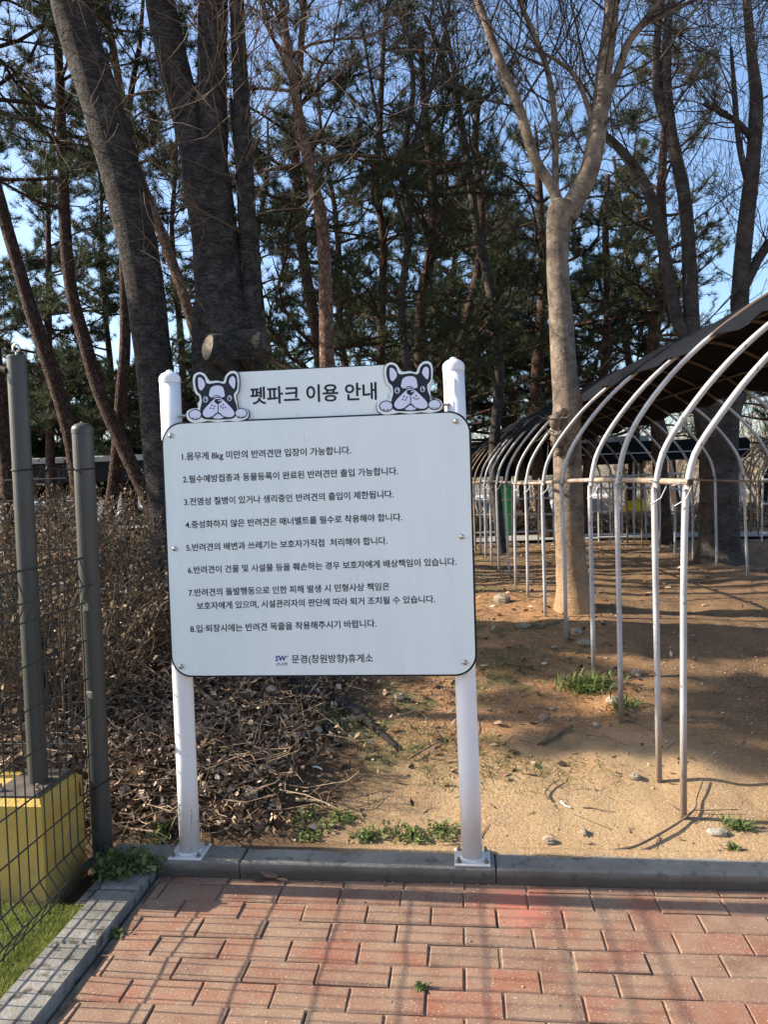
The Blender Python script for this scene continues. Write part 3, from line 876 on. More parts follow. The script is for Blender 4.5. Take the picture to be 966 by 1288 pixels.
g = MB(); q = [at(a, b, TY) for a, b in ((360.8, 825.0), (362.6, 824.9), (361.0, 827.6))]
g.add(q, [(0, 1, 2)] if (q[1] - q[0])[0] * (q[2] - q[0])[2] - (q[2] - q[0])[0] * (q[1] - q[0])[2] < 0 else [(0, 2, 1)])
g.build('logo_mark', M['logo_red'], parent=panel)
lettering('펫파크 이용 안내', (315, 506.8), (474, 500.5), HYF - 0.0007, header, M['ink'], 'title_text', 0.020)

# two cartoon dogs looking over the panel, drawn in the crop pixels of the left one and moved to the right one
DOGY = PYF - 0.0002
def dogpt(p):
    return at(225 + p[0] / 5.52, 445 + p[1] / 5.52, DOGY)
def ell(cx_, cy_, rx, ry, n=24, rot=0.0):
    out = []
    for j in range(n):
        t = j * 2 * math.pi / n
        a, b = rx * math.cos(t), ry * math.sin(t)
        out.append((cx_ + a * math.cos(rot) - b * math.sin(rot), cy_ + a * math.sin(rot) + b * math.cos(rot)))
    return out
def closed(pts, k=5):
    P = np.asarray(pts, float); n = len(P); out = []
    for i in range(n):
        p0, p1, p2, p3 = P[(i - 1) % n], P[i], P[(i + 1) % n], P[(i + 2) % n]
        for t in np.arange(k) / k:
            out.append(0.5 * (2 * p1 + (p2 - p0) * t + (2 * p0 - 5 * p1 + 4 * p2 - p3) * t * t + (3 * p1 - p0 - 3 * p2 + p3) * t ** 3))
    return out
def stroke(pts, w):
    P = spline(pts, 5); d = np.gradient(P, axis=0); d /= np.linalg.norm(d, axis=1)[:, None]
    nrm = np.stack([-d[:, 1], d[:, 0]], 1) * w / 2
    return list(P + nrm) + list((P - nrm)[::-1])
BACK = [(50, 425), (56, 398), (90, 381), (130, 376), (128, 345), (142, 325), (138, 296), (118, 280), (102, 245), (94, 185), (104, 145), (140, 127), (178, 142), (212, 188), (262, 186), (306, 192), (324, 150), (356, 122), (395, 124), (414, 160), (414, 240), (404, 275), (394, 290), (402, 335), (408, 376), (445, 372), (476, 392), (482, 428), (460, 454), (400, 468), (340, 464), (270, 474), (200, 466), (150, 476), (95, 478), (60, 456)]
HEAD = [(152, 430), (146, 385), (157, 335), (150, 288), (126, 262), (112, 215), (112, 172), (125, 148), (150, 143), (176, 162), (196, 206), (270, 200), (318, 206), (334, 162), (355, 140), (385, 138), (402, 165), (405, 230), (396, 258), (380, 282), (386, 322), (400, 362), (398, 410), (380, 444), (330, 455), (210, 457), (168, 450)]
def draw_dog(shift):
    def P3(poly): return [(q[0] + shift[0], q[2] + shift[1]) for q in (dogpt(p) for p in poly)]
    def layer(polys, y0, y1, material, name, parent):
        g = MB()
        for p in polys: slab(g, P3(p), y0, y1)
        return g.build(name, material, parent=parent)
    bk = layer([closed([(a + (a - 270) * 0.02, b + (b - 320) * 0.025) for a, b in BACK])], DOGY + 0.0035, DOGY + 0.0105, M['board_edge'], 'dog_cutout', sign)
    layer([closed(BACK)], DOGY + 0.0005, DOGY + 0.0034, M['board'], 'dog_plate', bk)
    y = DOGY
    layer([closed(HEAD), ell(112, 422, 47, 38), ell(430, 412, 45, 37)], y - 0.0002, y + 0.0004, M['ink'], 'dog_outline', bk)
    layer([closed([(132, 172), (150, 165), (170, 185), (180, 210), (172, 235), (152, 254), (136, 235)]),
           closed([(370, 156), (388, 170), (390, 210), (382, 242), (362, 225), (347, 200), (353, 172)]),
           closed([(217, 300), (212, 262), (222, 236), (250, 222), (285, 222), (305, 236), (313, 265), (309, 300)]),
           ell(112, 422, 40, 31), ell(430, 412, 38, 30), ell(184, 317, 17, 21), ell(351, 308, 16, 20)], y - 0.0006, y - 0.0003, M['dog_white'], 'dog_marking', bk)
    layer([closed([(160, 422), (166, 388), (198, 352), (238, 312), (270, 298), (307, 313), (349, 352), (385, 392), (390, 427), (362, 446), (310, 441), (272, 412), (232, 441), (188, 448)])], y - 0.0010, y - 0.0007, M['ink'], 'dog_outline', bk)
    layer([closed([(166, 420), (172, 391), (202, 356), (241, 318), (270, 305), (304, 319), (345, 357), (379, 396), (383, 424), (360, 439), (312, 434), (272, 405), (230, 434), (190, 441)]),
           closed([(236, 442), (252, 430), (272, 416), (292, 430), (308, 440), (290, 449), (252, 449)])], y - 0.0014, y - 0.0011, M['dog_white'], 'dog_muzzle', bk)
    dots = [(228, 358), (247, 364), (220, 378), (240, 381), (292, 367), (308, 353), (305, 376), (322, 373)]
    layer([closed([(245, 325), (256, 315), (270, 313), (286, 315), (296, 325), (288, 341), (270, 349), (252, 341)]), stroke([(271, 345), (272, 380), (272, 408)], 6),
           stroke([(238, 298), (262, 290), (288, 297)], 5), ell(184, 317, 10, 16), ell(351, 308, 10, 15)] + [ell(a, b, 5.5, 5.5, 10) for a, b in dots] +
          [stroke([(96, 455), (98, 440)], 5), stroke([(122, 455), (121, 440)], 5), stroke([(418, 445), (419, 430)], 5), stroke([(442, 444), (441, 430)], 5)],
          y - 0.0018, y - 0.0015, M['ink'], 'dog_face', bk)
    layer([ell(282, 325, 9, 4.5), ell(188, 312, 4, 7), ell(355, 303, 4, 7)], y - 0.0022, y - 0.0019, M['dog_white'], 'dog_highlight', bk)
n1 = dogpt((270, 330)); n2 = at(516.2, 493.6, DOGY)
draw_dog((0, 0)); draw_dog((n2[0] - n1[0], n2[2] - n1[2]))

# ------------------------------------------------------------------ arched pipe tunnel with a shade net
TX0, TY0, TDX, TW = 0.823, 2.919, -0.087, 2.25
SPRING, APEX = 1.42, 2.24
ts = [0, .26, .78, 1.28, 1.96, 2.60, 3.32, 3.89, 4.44, 5.08, 5.68, 6.21, 6.72, 7.4, 8.05, 8.7, 9.35, 10.0, 10.7]
tun = thing('pipe_tunnel', 'long tunnel of bent white pipes roofed with black shade net', 'tunnel', (TX0 + 1.1, TY0 + 4, 0.3))
_pf = spline([(0, 1.32), (0.012, 1.40), (0.028, 1.485), (0.060, 1.565), (0.115, 1.66), (0.196, 1.77), (0.275, 1.862), (0.363, 1.95), (0.50, 2.065), (0.70, 2.20), (0.95, 2.32), (1.125, 2.345)], 6)
def arch_pt(t, th):
    """th 0 = left springing, pi = right springing"""
    a = TW / 2
    x = TX0 + TDX * t + a - a * math.cos(th)
    dx = a - a * math.cos(th); dx = min(dx, TW - dx)
    return np.array([x, TY0 + t, float(np.interp(dx, _pf[:, 0], _pf[:, 1]))])
ra = np.random.default_rng(21)
for i, t in enumerate(ts):
    xl = TX0 + TDX * t; y = TY0 + t
    zl = float(gz(xl, y)); zr = float(gz(xl + TW, y))
    j = ra.normal(0, 0.010, 4) if i > 3 else np.array([0.0, 0, 0, 0])
    lean = {0: -0.035, 1: -0.004}.get(i, 0.0)
    pts = [(xl + lean * 0.0 + j[0] * 0.6, y, zl - 0.05), (xl + (0.02 if i == 0 else 0) + j[1] * 0.4, y, 0.9)]
    if i == 0: pts[1] = (xl + 0.015, y, 0.95)
    off = 0.028 if i == 0 else 0.0
    for th in np.concatenate([[0, 0.09, 0.17], np.linspace(0.26, math.pi - 0.26, 22), [math.pi - 0.17, math.pi - 0.09, math.pi]]):
        p = arch_pt(t, th); p[2] += {0: -0.065, 1: -0.035, 2: 0.03}.get(i, 0.0) * min(1.0, th / 0.45, (math.pi - th) / 0.45); p[0] += off * (1 - th / math.pi) + j[2] * 0.3; p[2] += j[3] * 0.4
        pts.append(tuple(p))
    pts += [(xl + TW + j[1] * 0.4, y, 0.9), (xl + TW + j[0], y, zr - 0.05)]
    g = MB(); g.tube(spline(pts, 2), 0.0127, 10)
    g.build('arch', M['pipe'] if i < 13 else M['pipe_brown'], tun, smooth=True)
# side rail and net rail
def rail(z_off, side, r_, t0, t1, material, name='rail', z=1.365, hollow=False):
    pts = []
    for t in np.linspace(t0, t1, 16):
        x = TX0 + TDX * t + (0.03 if side == 0 else TW - 0.03)
        pts.append((x, TY0 + t, z + 0.012 * math.sin(t * 1.3)))
    g = MB(); g.tube(pts, r_, 12, cap=not hollow)
    return g.build(name, material, tun, smooth=True)
rail(0, 0, 0.0125, -0.04, 8.8, M['pipe_rust'], hollow=True, z=1.375)
rail(0, 1, 0.009, -1.0, 9, M['pipe_rust'], z=1.32)
for i, t in enumerate(ts[:13]):                        # wire ties at the rail
    g = MB()
    xl = TX0 + TDX * t
    a = np.linspace(0, 2 * math.pi, 11)
    g.tube([(xl + 0.014 + 0.036 * math.cos(u), TY0 + t + 0.018 * math.sin(u), 1.375 + 0.012 * math.cos(u) * (-1) ** i) for u in a], 0.0022, 5, False)
    g.tube([(xl + 0.045, TY0 + t - 0.02, 1.36), (xl + 0.02, TY0 + t - 0.025, 1.31), (xl - 0.016, TY0 + t - 0.005, 1.285)], 0.002, 5, False)
    g.build('tie_wire', M['wire_pale'], tun)
# purlins under the net
for th in (1.2, 1.57, 2.0):
    g = MB(); g.tube([arch_pt(t, th) - (0, 0, 0.02) for t in np.linspace(0.1, 10.6, 22)], 0.010, 8)
    g.build('purlin', M['pipe_brown'], tun, smooth=True)
# net
g = MB()
TT = np.linspace(0.05, 10.75, 110); NTH = 40
gv = []
for t in TT:
    lo = 0.93 - 0.22 * float(sm(2.2, 5.5, t)) + 0.06 * float(vnoise(t, 0, 0.55)); hi = 2.20 + 0.10 * float(sm(3, 8, t)) + 0.05 * float(vnoise(t, 9, 0.6))
    for k_ in range(NTH):
        th = lo + (hi - lo) * k_ / (NTH - 1)
        p = arch_pt(t, th)
        nn = min(abs(t - q) for q in ts)
        sag = 0.030 * math.sin(min(nn / 0.3, 1) * math.pi / 2)
        lift = 0.024 - sag + 0.02 * float(vnoise(t * 2, th * 3, 0.5)) + (0.03 * float(vnoise(t, 3, 0.35)) if k_ < 4 else 0)
        a = TW / 2
        nrm = np.array([-math.cos(th), 0, math.sin(th)])
        gv.append(p + nrm * lift)
gv = np.array(gv)
nt_ = len(TT); I = np.arange(nt_ * NTH).reshape(nt_, NTH)
FF = np.stack([I[:-1, :-1], I[1:, :-1], I[1:, 1:], I[:-1, 1:]], -1).reshape(-1, 4)
g.v.append(gv); g.f = [tuple(q) for q in FF.tolist()]; g.n = len(gv)
net = g.build('shade_net', M['net'], tun, smooth=True)
mo = net.modifiers.new('thickness', 'SOLIDIFY'); mo.thickness = 0.004
# far end curtain of the net
g = MB()
v = []
for z in (1.15, 1.45): 
    pass
a_ = [arch_pt(10.75, th) for th in np.linspace(0.35, math.pi - 0.35, 20)]
v = a_ + [np.array([p[0], p[1] + 0.01, 1.45]) for p in a_]
g.add(v, [(i, i + 1, 21 + i, 20 + i) for i in range(19)])
o = g.build('end_net', M['net'], tun)
mo = o.modifiers.new('thickness', 'SOLIDIFY'); mo.thickness = 0.004

# ------------------------------------------------------------------ trees
def img_path(pts, y, k=4):
    """pts = (px, py, width px); returns world points and radii along a smooth path at depth y"""
    P = []; r_ = []
    for q in pts:
        yy = q[3] if len(q) > 3 else y
        p = at(q[0], q[1], yy); P.append(p); r_.append(q[2] / 2 / FPX * depth(p))
    A = spline(np.column_stack([np.array(P), np.array(r_)]), k)
    return A[:, :3], np.maximum(A[:, 3], 0.002)

def grow(g, p, d, L, r0, level, rng, up=0.25, nsub=4, crook=0.28, wood_min=0.0022):
    """a bare branch with side twigs"""
    d = unit(d); n = 5 if level else 4
    pts = [np.array(p, float)]; dd = d.copy(); dirs = [dd]
    for i in range(n):
        dd = unit(dd + rng.normal(0, crook, 3) * 0.5 + np.array([0, 0, up * 0.3]))
        pts.append(pts[-1] + dd * L / n); dirs.append(dd)
    rr = np.maximum(np.linspace(r0, r0 * 0.35, n + 1), wood_min)
    g.tube(pts, rr, 6 if r0 > 0.02 else (4 if r0 > 0.007 else 3), cap=False)
    if level <= 0: return
    for _ in range(nsub):
        u = 0.2 + 0.8 * rng.random()
        i = min(int(u * n), n - 1); f_ = u * n - i
        q = pts[i] * (1 - f_) + pts[i + 1] * f_
        side = unit(np.cross(dirs[i], rng.normal(0, 1, 3)))
        a = R(28 + 34 * rng.random())
        nd = dirs[i] * math.cos(a) + side * math.sin(a)
        grow(g, q, nd, L * (0.38 + 0.3 * rng.random()), max(rr[i] * 0.5, wood_min), level - 1, rng, up, nsub, crook, wood_min)

def needles(tufts, rng, K=16, ln=0.11, w=0.008):
    T = np.array([t[0] for t in tufts]); D = unit(np.array([t[1] for t in tufts]))
    n = len(T)
    T = np.repeat(T, K, 0); D = np.repeat(D, K, 0)
    nd = unit(D * 0.75 + rng.normal(0, 0.62, (n * K, 3)) + np.array([0, 0, 0.12]))
    l_ = ln * (0.65 + 0.6 * rng.random(n * K))[:, None]
    b = T - D * rng.random((n * K, 1)) * ln * 0.9
    wv = unit(np.cross(nd, rng.normal(0, 1, (n * K, 3)))) * (w / 2)
    return np.stack([b - wv, b + wv, b + nd * l_], 1)

def pine_branches(g, P, Rr, z0, rng, L0, every, tufts, sub=5, tuft_step=0.16, top_frac=0.45, elev=(0, 28), dead=0, toward=None):
    seg = np.linalg.norm(np.diff(P, axis=0), axis=1); s = np.concatenate([[0], np.cumsum(seg)])
    ztop = P[-1][2]
    zs = np.arange(z0, ztop, every)
    for z in zs:
        i = int(np.searchsorted(P[:, 2], z)); i = max(1, min(i, len(P) - 1))
        f_ = (z - P[i - 1][2]) / max(P[i][2] - P[i - 1][2], 1e-6)
        q = P[i - 1] * (1 - f_) + P[i] * f_; r_ = Rr[i]
        frac = (z - z0) / max(ztop - z0, 0.1)
        for _ in range(rng.integers(1, 4)):
            az = rng.random() * 2 * math.pi
            el = R(elev[0] + (elev[1] - elev[0]) * rng.random() + 18 * frac)
            L = L0 * (1 - (1 - top_frac) * frac) * (0.55 + 0.6 * rng.random())
            d = np.array([math.cos(az) * math.cos(el), math.sin(az) * math.cos(el), math.sin(el)])
            bare = rng.random() < dead * (1 - frac)
            n = 6; pts = [q]; dd = d
            for k_ in range(n):
                dd = unit(dd + rng.normal(0, 0.22, 3) * np.array([1, 1, 0.7]) + np.array([0, 0, -0.04 if k_ < 3 else 0.10]))
                pts.append(pts[-1] + dd * L / n)
            rb = min(r_ * 0.42, 0.012 + 0.014 * L)
            g.tube(pts, np.linspace(rb, rb * 0.22, n + 1), 5, cap=False)
            for k_ in range(sub + (2 if L > 1.6 else 0)):
                u = 0.25 + 0.75 * rng.random(); ii = min(int(u * n), n - 1)
                b = pts[ii] + (pts[ii + 1] - pts[ii]) * (u * n - ii)
                bd = unit(pts[ii + 1] - pts[ii])
                side = unit(np.cross(bd, (0, 0, 1))) * (1 if rng.random() < .5 else -1)
                a = R(30 + 40 * rng.random())
                sd = unit(bd * math.cos(a) + side * math.sin(a) + np.array([0, 0, 0.25 * rng.random()]))
                Ls = L * (0.2 + 0.25 * rng.random()) * (1.15 - 0.5 * u)
                sp_ = [b]; sdd = sd
                for _k in range(3):
                    sdd = unit(sdd + rng.normal(0, 0.25, 3) + np.array([0, 0, 0.12]))
                    sp_.append(sp_[-1] + sdd * Ls / 3)
                g.tube(sp_, [rb * 0.33, rb * 0.25, rb * 0.2, 0.0025], 3, cap=False)
                if bare: continue
                nt2 = max(2, int(Ls * 0.8 / tuft_step))
                for uu in np.linspace(0.3, 1.0, nt2):
                    jj = min(int(uu * 3), 2); pp = sp_[jj] + (sp_[jj + 1] - sp_[jj]) * (uu * 3 - jj)
                    tufts.append((pp + rng.normal(0, 0.02, 3), sdd + rng.normal(0, 0.3, 3)))
                    if rng.random() < 0.7: tufts.append((pp + rng.normal(0, 0.06, 3), sdd + np.array([0, 0, 0.4]) + rng.normal(0, 0.45, 3)))
            if not bare:
                tufts.append((pts[-1], dd)); tufts.append((pts[-2], dd))

def trunk_mesh(g, P, Rr, rng, n=12, flare=0.0):
    P = np.array(P); Rr = np.array(Rr).copy()
    if flare:
        z = P[:, 2]; Rr = Rr * (1 + flare * np.exp(-(z - z.min()) / 0.18))
    g.tube(P, Rr, n, rough=0.07, rng=rng)

PINES = []
def pine(pts, y, label, seed, z0=2.6, L0=1.7, every=0.34, bark='bark_red', leaf='needle', K=32, ext=None, dead=0.15, sub=8, w=0.0062, ln=0.095, elev=(0, 28), tuft_step=0.12, group='pines among the trees behind the board'):
    rng = np.random.default_rng(seed)
    P, Rr = img_path(pts, y)
    if P[0][2] > P[-1][2]: P, Rr = P[::-1], Rr[::-1]
    Rr = Rr * 0.86
    gzz = float(gz(P[0][0], P[0][1]))
    if P[0][2] > gzz - 0.05:                       # carry the trunk down to the ground
        d0 = P[0] - P[min(4, len(P) - 1)]
        k_ = (P[0][2] - gzz + 0.1) / max(-d0[2], 1e-3) if d0[2] < 0 else 0
        q = P[0] + d0 * min(k_, 6) * np.array([0.6, 0.6, 1]); q[2] = gzz - 0.1
        mid = (P[0] + q) / 2
        P = np.vstack([q, mid, P]); Rr = np.concatenate([[Rr[0] * 1.2, Rr[0] * 1.08], Rr])
    if ext:                                        # carry the stem up beyond the frame
        d1 = unit(P[-1] - P[-4]); 
        steps = 5
        Q = [P[-1]]; rr = [Rr[-1]]
        for i in range(steps):
            d1 = unit(d1 + rng.normal(0, 0.08, 3) + np.array([0, 0, 0.25]))
            Q.append(Q[-1] + d1 * ext / steps); rr.append(Rr[-1] * (1 - 0.8 * (i + 1) / steps))
        P = np.vstack([P, Q[1:]]); Rr = np.concatenate([Rr, rr[1:]])
    root = thing('pine_tree', label, 'tree', tuple(P[0] + (0, 0, 0.1)), group)
    g = MB(); trunk_mesh(g, P, Rr, rng, 12, 0.35)
    tufts = []
    pine_branches(g, P, Rr, z0, rng, L0, every, tufts, dead=dead, sub=sub, elev=elev, tuft_step=tuft_step)
    g.build('trunk', M[bark], root, smooth=True)
    if tufts:
        tris('crown', needles(tufts, rng, K, ln, w), M[leaf], root)
    PINES.append(len(tufts))
    return root

def bare_tree(name, limbs, y, label, seed, bark, twigs, cat='tree', group=None, twig_mat=None, tw=(0.7, 1.5), flare=0.3, level=2, nsub=4, up=0.35, wood_min=0.0022, tr=0.012, wsc=1.0):
    """limbs: lists of (px,py,width[,y]); twigs: how many side branches per limb"""
    rng = np.random.default_rng(seed)
    g = MB(); tg = MB(); root = None
    for li, (pts, nt2) in enumerate(zip(limbs, twigs)):
        P, Rr = img_path(pts, y)
        Rr = Rr * wsc
        if li == 0:
            gzz = float(gz(P[0][0], P[0][1]))
            root = thing(name, label, cat, (P[0][0], P[0][1], gzz), group)
            if P[0][2] > gzz - 0.03:
                q = P[0].copy(); q[2] = gzz - 0.12; q2 = P[0].copy(); q2[2] = (gzz + P[0][2]) / 2
                P = np.vstack([q, q2, P]); Rr = np.concatenate([[Rr[0] * 1.15, Rr[0] * 1.05], Rr])
            trunk_mesh(g, P, Rr, rng, 18, flare)
        else:
            g.tube(P, Rr, 12 if Rr[0] > 0.03 else 8, rough=0.06, rng=rng)
        n = len(P)
        for _ in range(nt2):
            i = int(n * (0.25 + 0.75 * rng.random())) if li else int(n * (0.55 + 0.45 * rng.random()))
            i = max(1, min(i, n - 1))
            T = unit(P[i] - P[i - 1])
            side = unit(np.cross(T, rng.normal(0, 1, 3)))
            a = R(35 + 35 * rng.random())
            grow(tg, P[i], T * math.cos(a) + side * math.sin(a), tw[0] + (tw[1] - tw[0]) * rng.random(), min(Rr[i] * 0.4, tr) * (0.6 + 0.5 * rng.random()), level, rng, up, nsub, wood_min=wood_min)
    g.build('trunk', M[bark], root, smooth=True)
    if tg.n: tg.build('twigs', M[twig_mat or 'twig'], root)
    return root, rng

# the big leaning trunk at the left
bare_tree('bare_tree', [
    [(232, 800, 56), (222, 720, 52), (212, 640, 49), (203, 560, 47), (195, 470, 46), (180, 350, 48), (165, 270, 50), (147, 200, 51), (124, 120, 50), (101, 50, 49), (88, 0, 48), (70, -90, 44), (55, -180, 38)],
    [(70, -90, 20), (40, -160, 16), (10, -260, 10)], [(60, -150, 20), (110, -240, 14), (130, -330, 9)]],
    5.0, 'big dark grey trunk leaning left behind the left white post', 31, 'bark_dark', [9, 8, 8], tw=(0.4, 1.0), tr=0.0055, wood_min=0.0018)

# the twin-stemmed tree behind the board, with two sawn stubs
rootB, rngB = bare_tree('bare_tree', [
    [(330, 862, 112), (316, 800, 92), (306, 700, 88), (298, 600, 86), (293, 520, 88), (287, 460, 88), (281, 415, 80), (277, 370, 64), (271, 300, 59), (262, 240, 60), (256, 200, 58)],
    [(252, 225, 40), (244, 185, 40), (233, 140, 40), (220, 90, 40), (209, 40, 39), (201, 0, 38), (190, -80, 34), (178, -170, 28)],
    [(266, 230, 40), (268, 180, 38), (267, 120, 37), (267, 60, 37), (268, 0, 37), (270, -80, 33), (274, -180, 27)],
    [(305, 470, 40), (316, 390, 27), (313, 320, 25), (308, 220, 23), (303, 120, 21), (299, 40, 19), (296, -40, 17), (290, -130, 13)],
    [(317, 395, 9), (313, 330, 7), (305, 260, 6), (296, 190, 5), (290, 120, 4)]],
    5.15, 'thick twin stemmed tree with two sawn stubs right behind the board', 32, 'bark_dark', [2, 10, 14, 46, 8], tw=(0.4, 1.6), flare=0.7, level=2, nsub=4, up=0.2, tr=0.0060, wood_min=0.0018)
for (c_, dv, r_) in (((262, 437), (-0.50, -0.84, 0.20), (0.056, 0.086)), ((332, 428), (0.86, -0.48, 0.22), (0.042, 0.085))):
    p = at(*c_, 4.79 if c_[0] < 300 else 4.88); d = unit(dv); u = unit(np.cross(d, (0, 0, 1))); w_ = np.cross(u, d)
    ang = np.arange(20) * 2 * math.pi / 20
    ringp = lambda k_, off: [p + d * off + (u * math.cos(a) * r_[0] + w_ * math.sin(a) * r_[1]) * k_ * (1 + 0.06 * math.sin(3 * a + k_)) for a in ang]
    g = MB()
    rs = [ringp(1.75, -0.20), ringp(1.28, -0.055), ringp(1.10, 0.004), ringp(0.98, 0.010)]
    v = np.concatenate([np.array(r2) for r2 in rs]); f = []
    for i in range(3):
        for j in range(20):
            k2 = (j + 1) % 20
            f.append((i * 20 + j, i * 20 + k2, (i + 1) * 20 + k2, (i + 1) * 20 + j))
    g.add(v, f); st = g.build('stub', M['bark_dark'], rootB, smooth=True)
    g = MB(); v = np.array(ringp(0.99, 0.009) + ringp(0.5, 0.005) + [p + d * 0.002])
    f = [(j, (j + 1) % 20, 20 + (j + 1) % 20, 20 + j) for j in range(20)] + [(20 + j, 20 + (j + 1) % 20, 40) for j in range(20)]
    g.add(v, f); g.build('cut_face', M['wood_cut'] if c_[0] < 300 else M['bark_grey'], parent=st)
# surface roots
g = MB()
for pts in ([(350, 850, 40), (385, 872, 26), (410, 890, 16), (425, 905, 8)], [(330, 855, 40), (370, 862, 24), (430, 872, 18), (475, 892, 10), (500, 905, 6)], [(300, 850, 36), (280, 880, 20), (262, 905, 9)]):
    q = []
    for a in pts:
        p = atz(a[0], a[1], 0.30); p[2] = float(gz(p[0], p[1])) + 0.004; q.append(np.append(p, a[2] / 2 / FPX * depth(p)))
    A = spline(q, 4); g.tube(A[:, :3], A[:, 3], 8, rough=0.1, rng=rngB)
g.build('root', M['bark_dark'], rootB, smooth=True)

# tan forked tree by the tunnel
rootC, _r = bare_tree('bare_tree', [
    [(724, 775, 50), (721, 735, 44), (717, 680, 41), (715, 600, 40), (713, 540, 40), (714, 510, 42), (711, 480, 37), (706, 400, 33), (702, 340, 31), (702, 300, 32), (705, 272, 38), (708, 255, 36)],
    [(702, 275, 22), (697, 240, 16), (673, 200, 15), (653, 135, 14), (628, 75, 13), (610, 25, 11), (595, -15, 10), (575, -70, 8)],
    [(704, 262, 14), (699, 235, 10), (698, 150, 9), (688, 85, 8), (668, 35, 7), (653, 0, 6), (630, -50, 4)],
    [(712, 275, 32), (722, 255, 30), (743, 210, 28), (755, 140, 25), (760, 90, 23), (768, 30, 21), (771, -10, 20), (778, -90, 15)],
    [(757, 150, 16), (766, 115, 13), (778, 90, 12), (793, 50, 11), (828, 5, 9), (850, -40, 6)],
    [(748, 160, 9), (735, 120, 7), (723, 95, 7), (713, 85, 6), (690, 70, 5), (658, 58, 4)],
    [(793, 50, 8), (812, 30, 7), (835, 20, 6), (880, -5, 4)]],
    5.75, 'tan barked tree forking into bare limbs, standing inside the tunnel legs', 33, 'bark_tan', [2, 22, 22, 20, 16, 10, 10], twig_mat='bark_grey', tw=(0.5, 1.5), level=2, nsub=5, wsc=0.88, tr=0.009, wood_min=0.0019)
rq = np.random.default_rng(61)
g = MB()
for (a, b, r_) in ((700, 530, 0.05), (702, 552, 0.055), (698, 545, 0.03), (706, 520, 0.035), (703, 568, 0.03)):
    p = at(a, b, 5.66); ph = np.linspace(0.25, 2.9, 7); v = []
    for q in ph:
        for j in range(12):
            rr = r_ * (1 + rq.normal(0, 0.13)); t_ = j * 6.283 / 12
            v.append(p + np.array([rr * math.sin(q) * math.cos(t_), rr * math.sin(q) * math.sin(t_), rr * 1.2 * math.cos(q)]))
    f = [(i * 12 + j, (i + 1) * 12 + j, (i + 1) * 12 + (j + 1) % 12, i * 12 + (j + 1) % 12) for i in range(6) for j in range(12)]
    g.add(v, f)
for _ in range(26):
    p = at(700 + rq.normal(0, 4), 540 + rq.normal(0, 18), 5.62); d = np.array([rq.normal(-0.3, 0.6), rq.normal(-0.4, 0.4), rq.normal(0.1, 0.5)])
    g.tube([p, p + d * 0.06, p + d * 0.09 + (0, 0, 0.02)], [0.004, 0.003, 0.0015], 4, cap=False)
g.build('burl', M['bark_tan'], rootC, smooth=True)
# dark forked tree inside the tunnel
bare_tree('bare_tree', [
    [(905, 718, 54), (905, 680, 48), (905, 620, 46), (904, 560, 47), (902, 520, 56), (903, 500, 60)],
    [(893, 515, 36), (882, 480, 30), (873, 440, 23), (870, 395, 20), (866, 300, 17), (860, 240, 16), (845, 170, 15), (838, 100, 14), (841, 30, 10), (850, -30, 8)],
    [(914, 515, 38), (930, 475, 30), (936, 430, 25), (931, 380, 22), (938, 290, 20), (947, 210, 18), (952, 130, 16), (946, 70, 12), (940, 0, 10), (935, -60, 7)],
    [(872, 440, 18), (852, 400, 16), (838, 330, 15), (828, 280, 14), (813, 235, 14), (790, 200, 12), (768, 175, 9), (750, 165, 6)],
    [(843, 165, 12), (828, 120, 12), (826, 60, 10), (833, 0, 7)],
    [(932, 370, 14), (955, 325, 12), (980, 290, 9), (1010, 250, 6)],
    [(950, 180, 9), (930, 155, 7), (905, 140, 6), (885, 130, 5)],
    [(944, 240, 10), (930, 180, 7), (925, 120, 6), (920, 60, 4)]],
    8.3, 'dark forked tree standing inside the tunnel, its limbs rising above the net', 34, 'bark_grey', [0, 18, 18, 12, 12, 14, 12, 9], twig_mat='bark_grey', tw=(0.6, 1.5), level=2, nsub=5, tr=0.010)
# slim bare tree with crooked pale stem
bare_tree('bare_tree', [
    [(634, 712, 13), (626, 640, 13), (621, 570, 13), (628, 480, 13), (622, 400, 13), (612, 340, 12), (600, 290, 11), (588, 200, 9), (575, 130, 8), (555, 70, 6), (535, 20, 5)],
    [(585, 180, 6), (572, 90, 5), (556, 10, 4), (545, -60, 3)]],
    10.0, 'slim bare tree with a crooked stem left of the tunnel mouth', 35, 'bark_grey', [26, 18], twig_mat='bark_grey', tw=(0.7, 1.8), level=2, nsub=5)

bare_tree('bare_tree', [
    [(508, 720, 12), (506, 600, 11), (512, 480, 11), (505, 380, 10), (515, 290, 9), (508, 200, 8), (520, 110, 6), (512, 30, 5), (518, -40, 3)],
    [(510, 220, 6), (535, 130, 5), (560, 40, 4), (572, -40, 3)], [(514, 300, 6), (490, 220, 5), (470, 120, 4), (455, 30, 3)]],
    8.8, 'slim bare tree with upswept fine twigs above the right cartoon dog', 36, 'bark_grey', [14, 14, 14], twig_mat='bark_grey', tw=(0.6, 1.5), level=2, nsub=5, tr=0.007, wood_min=0.002)
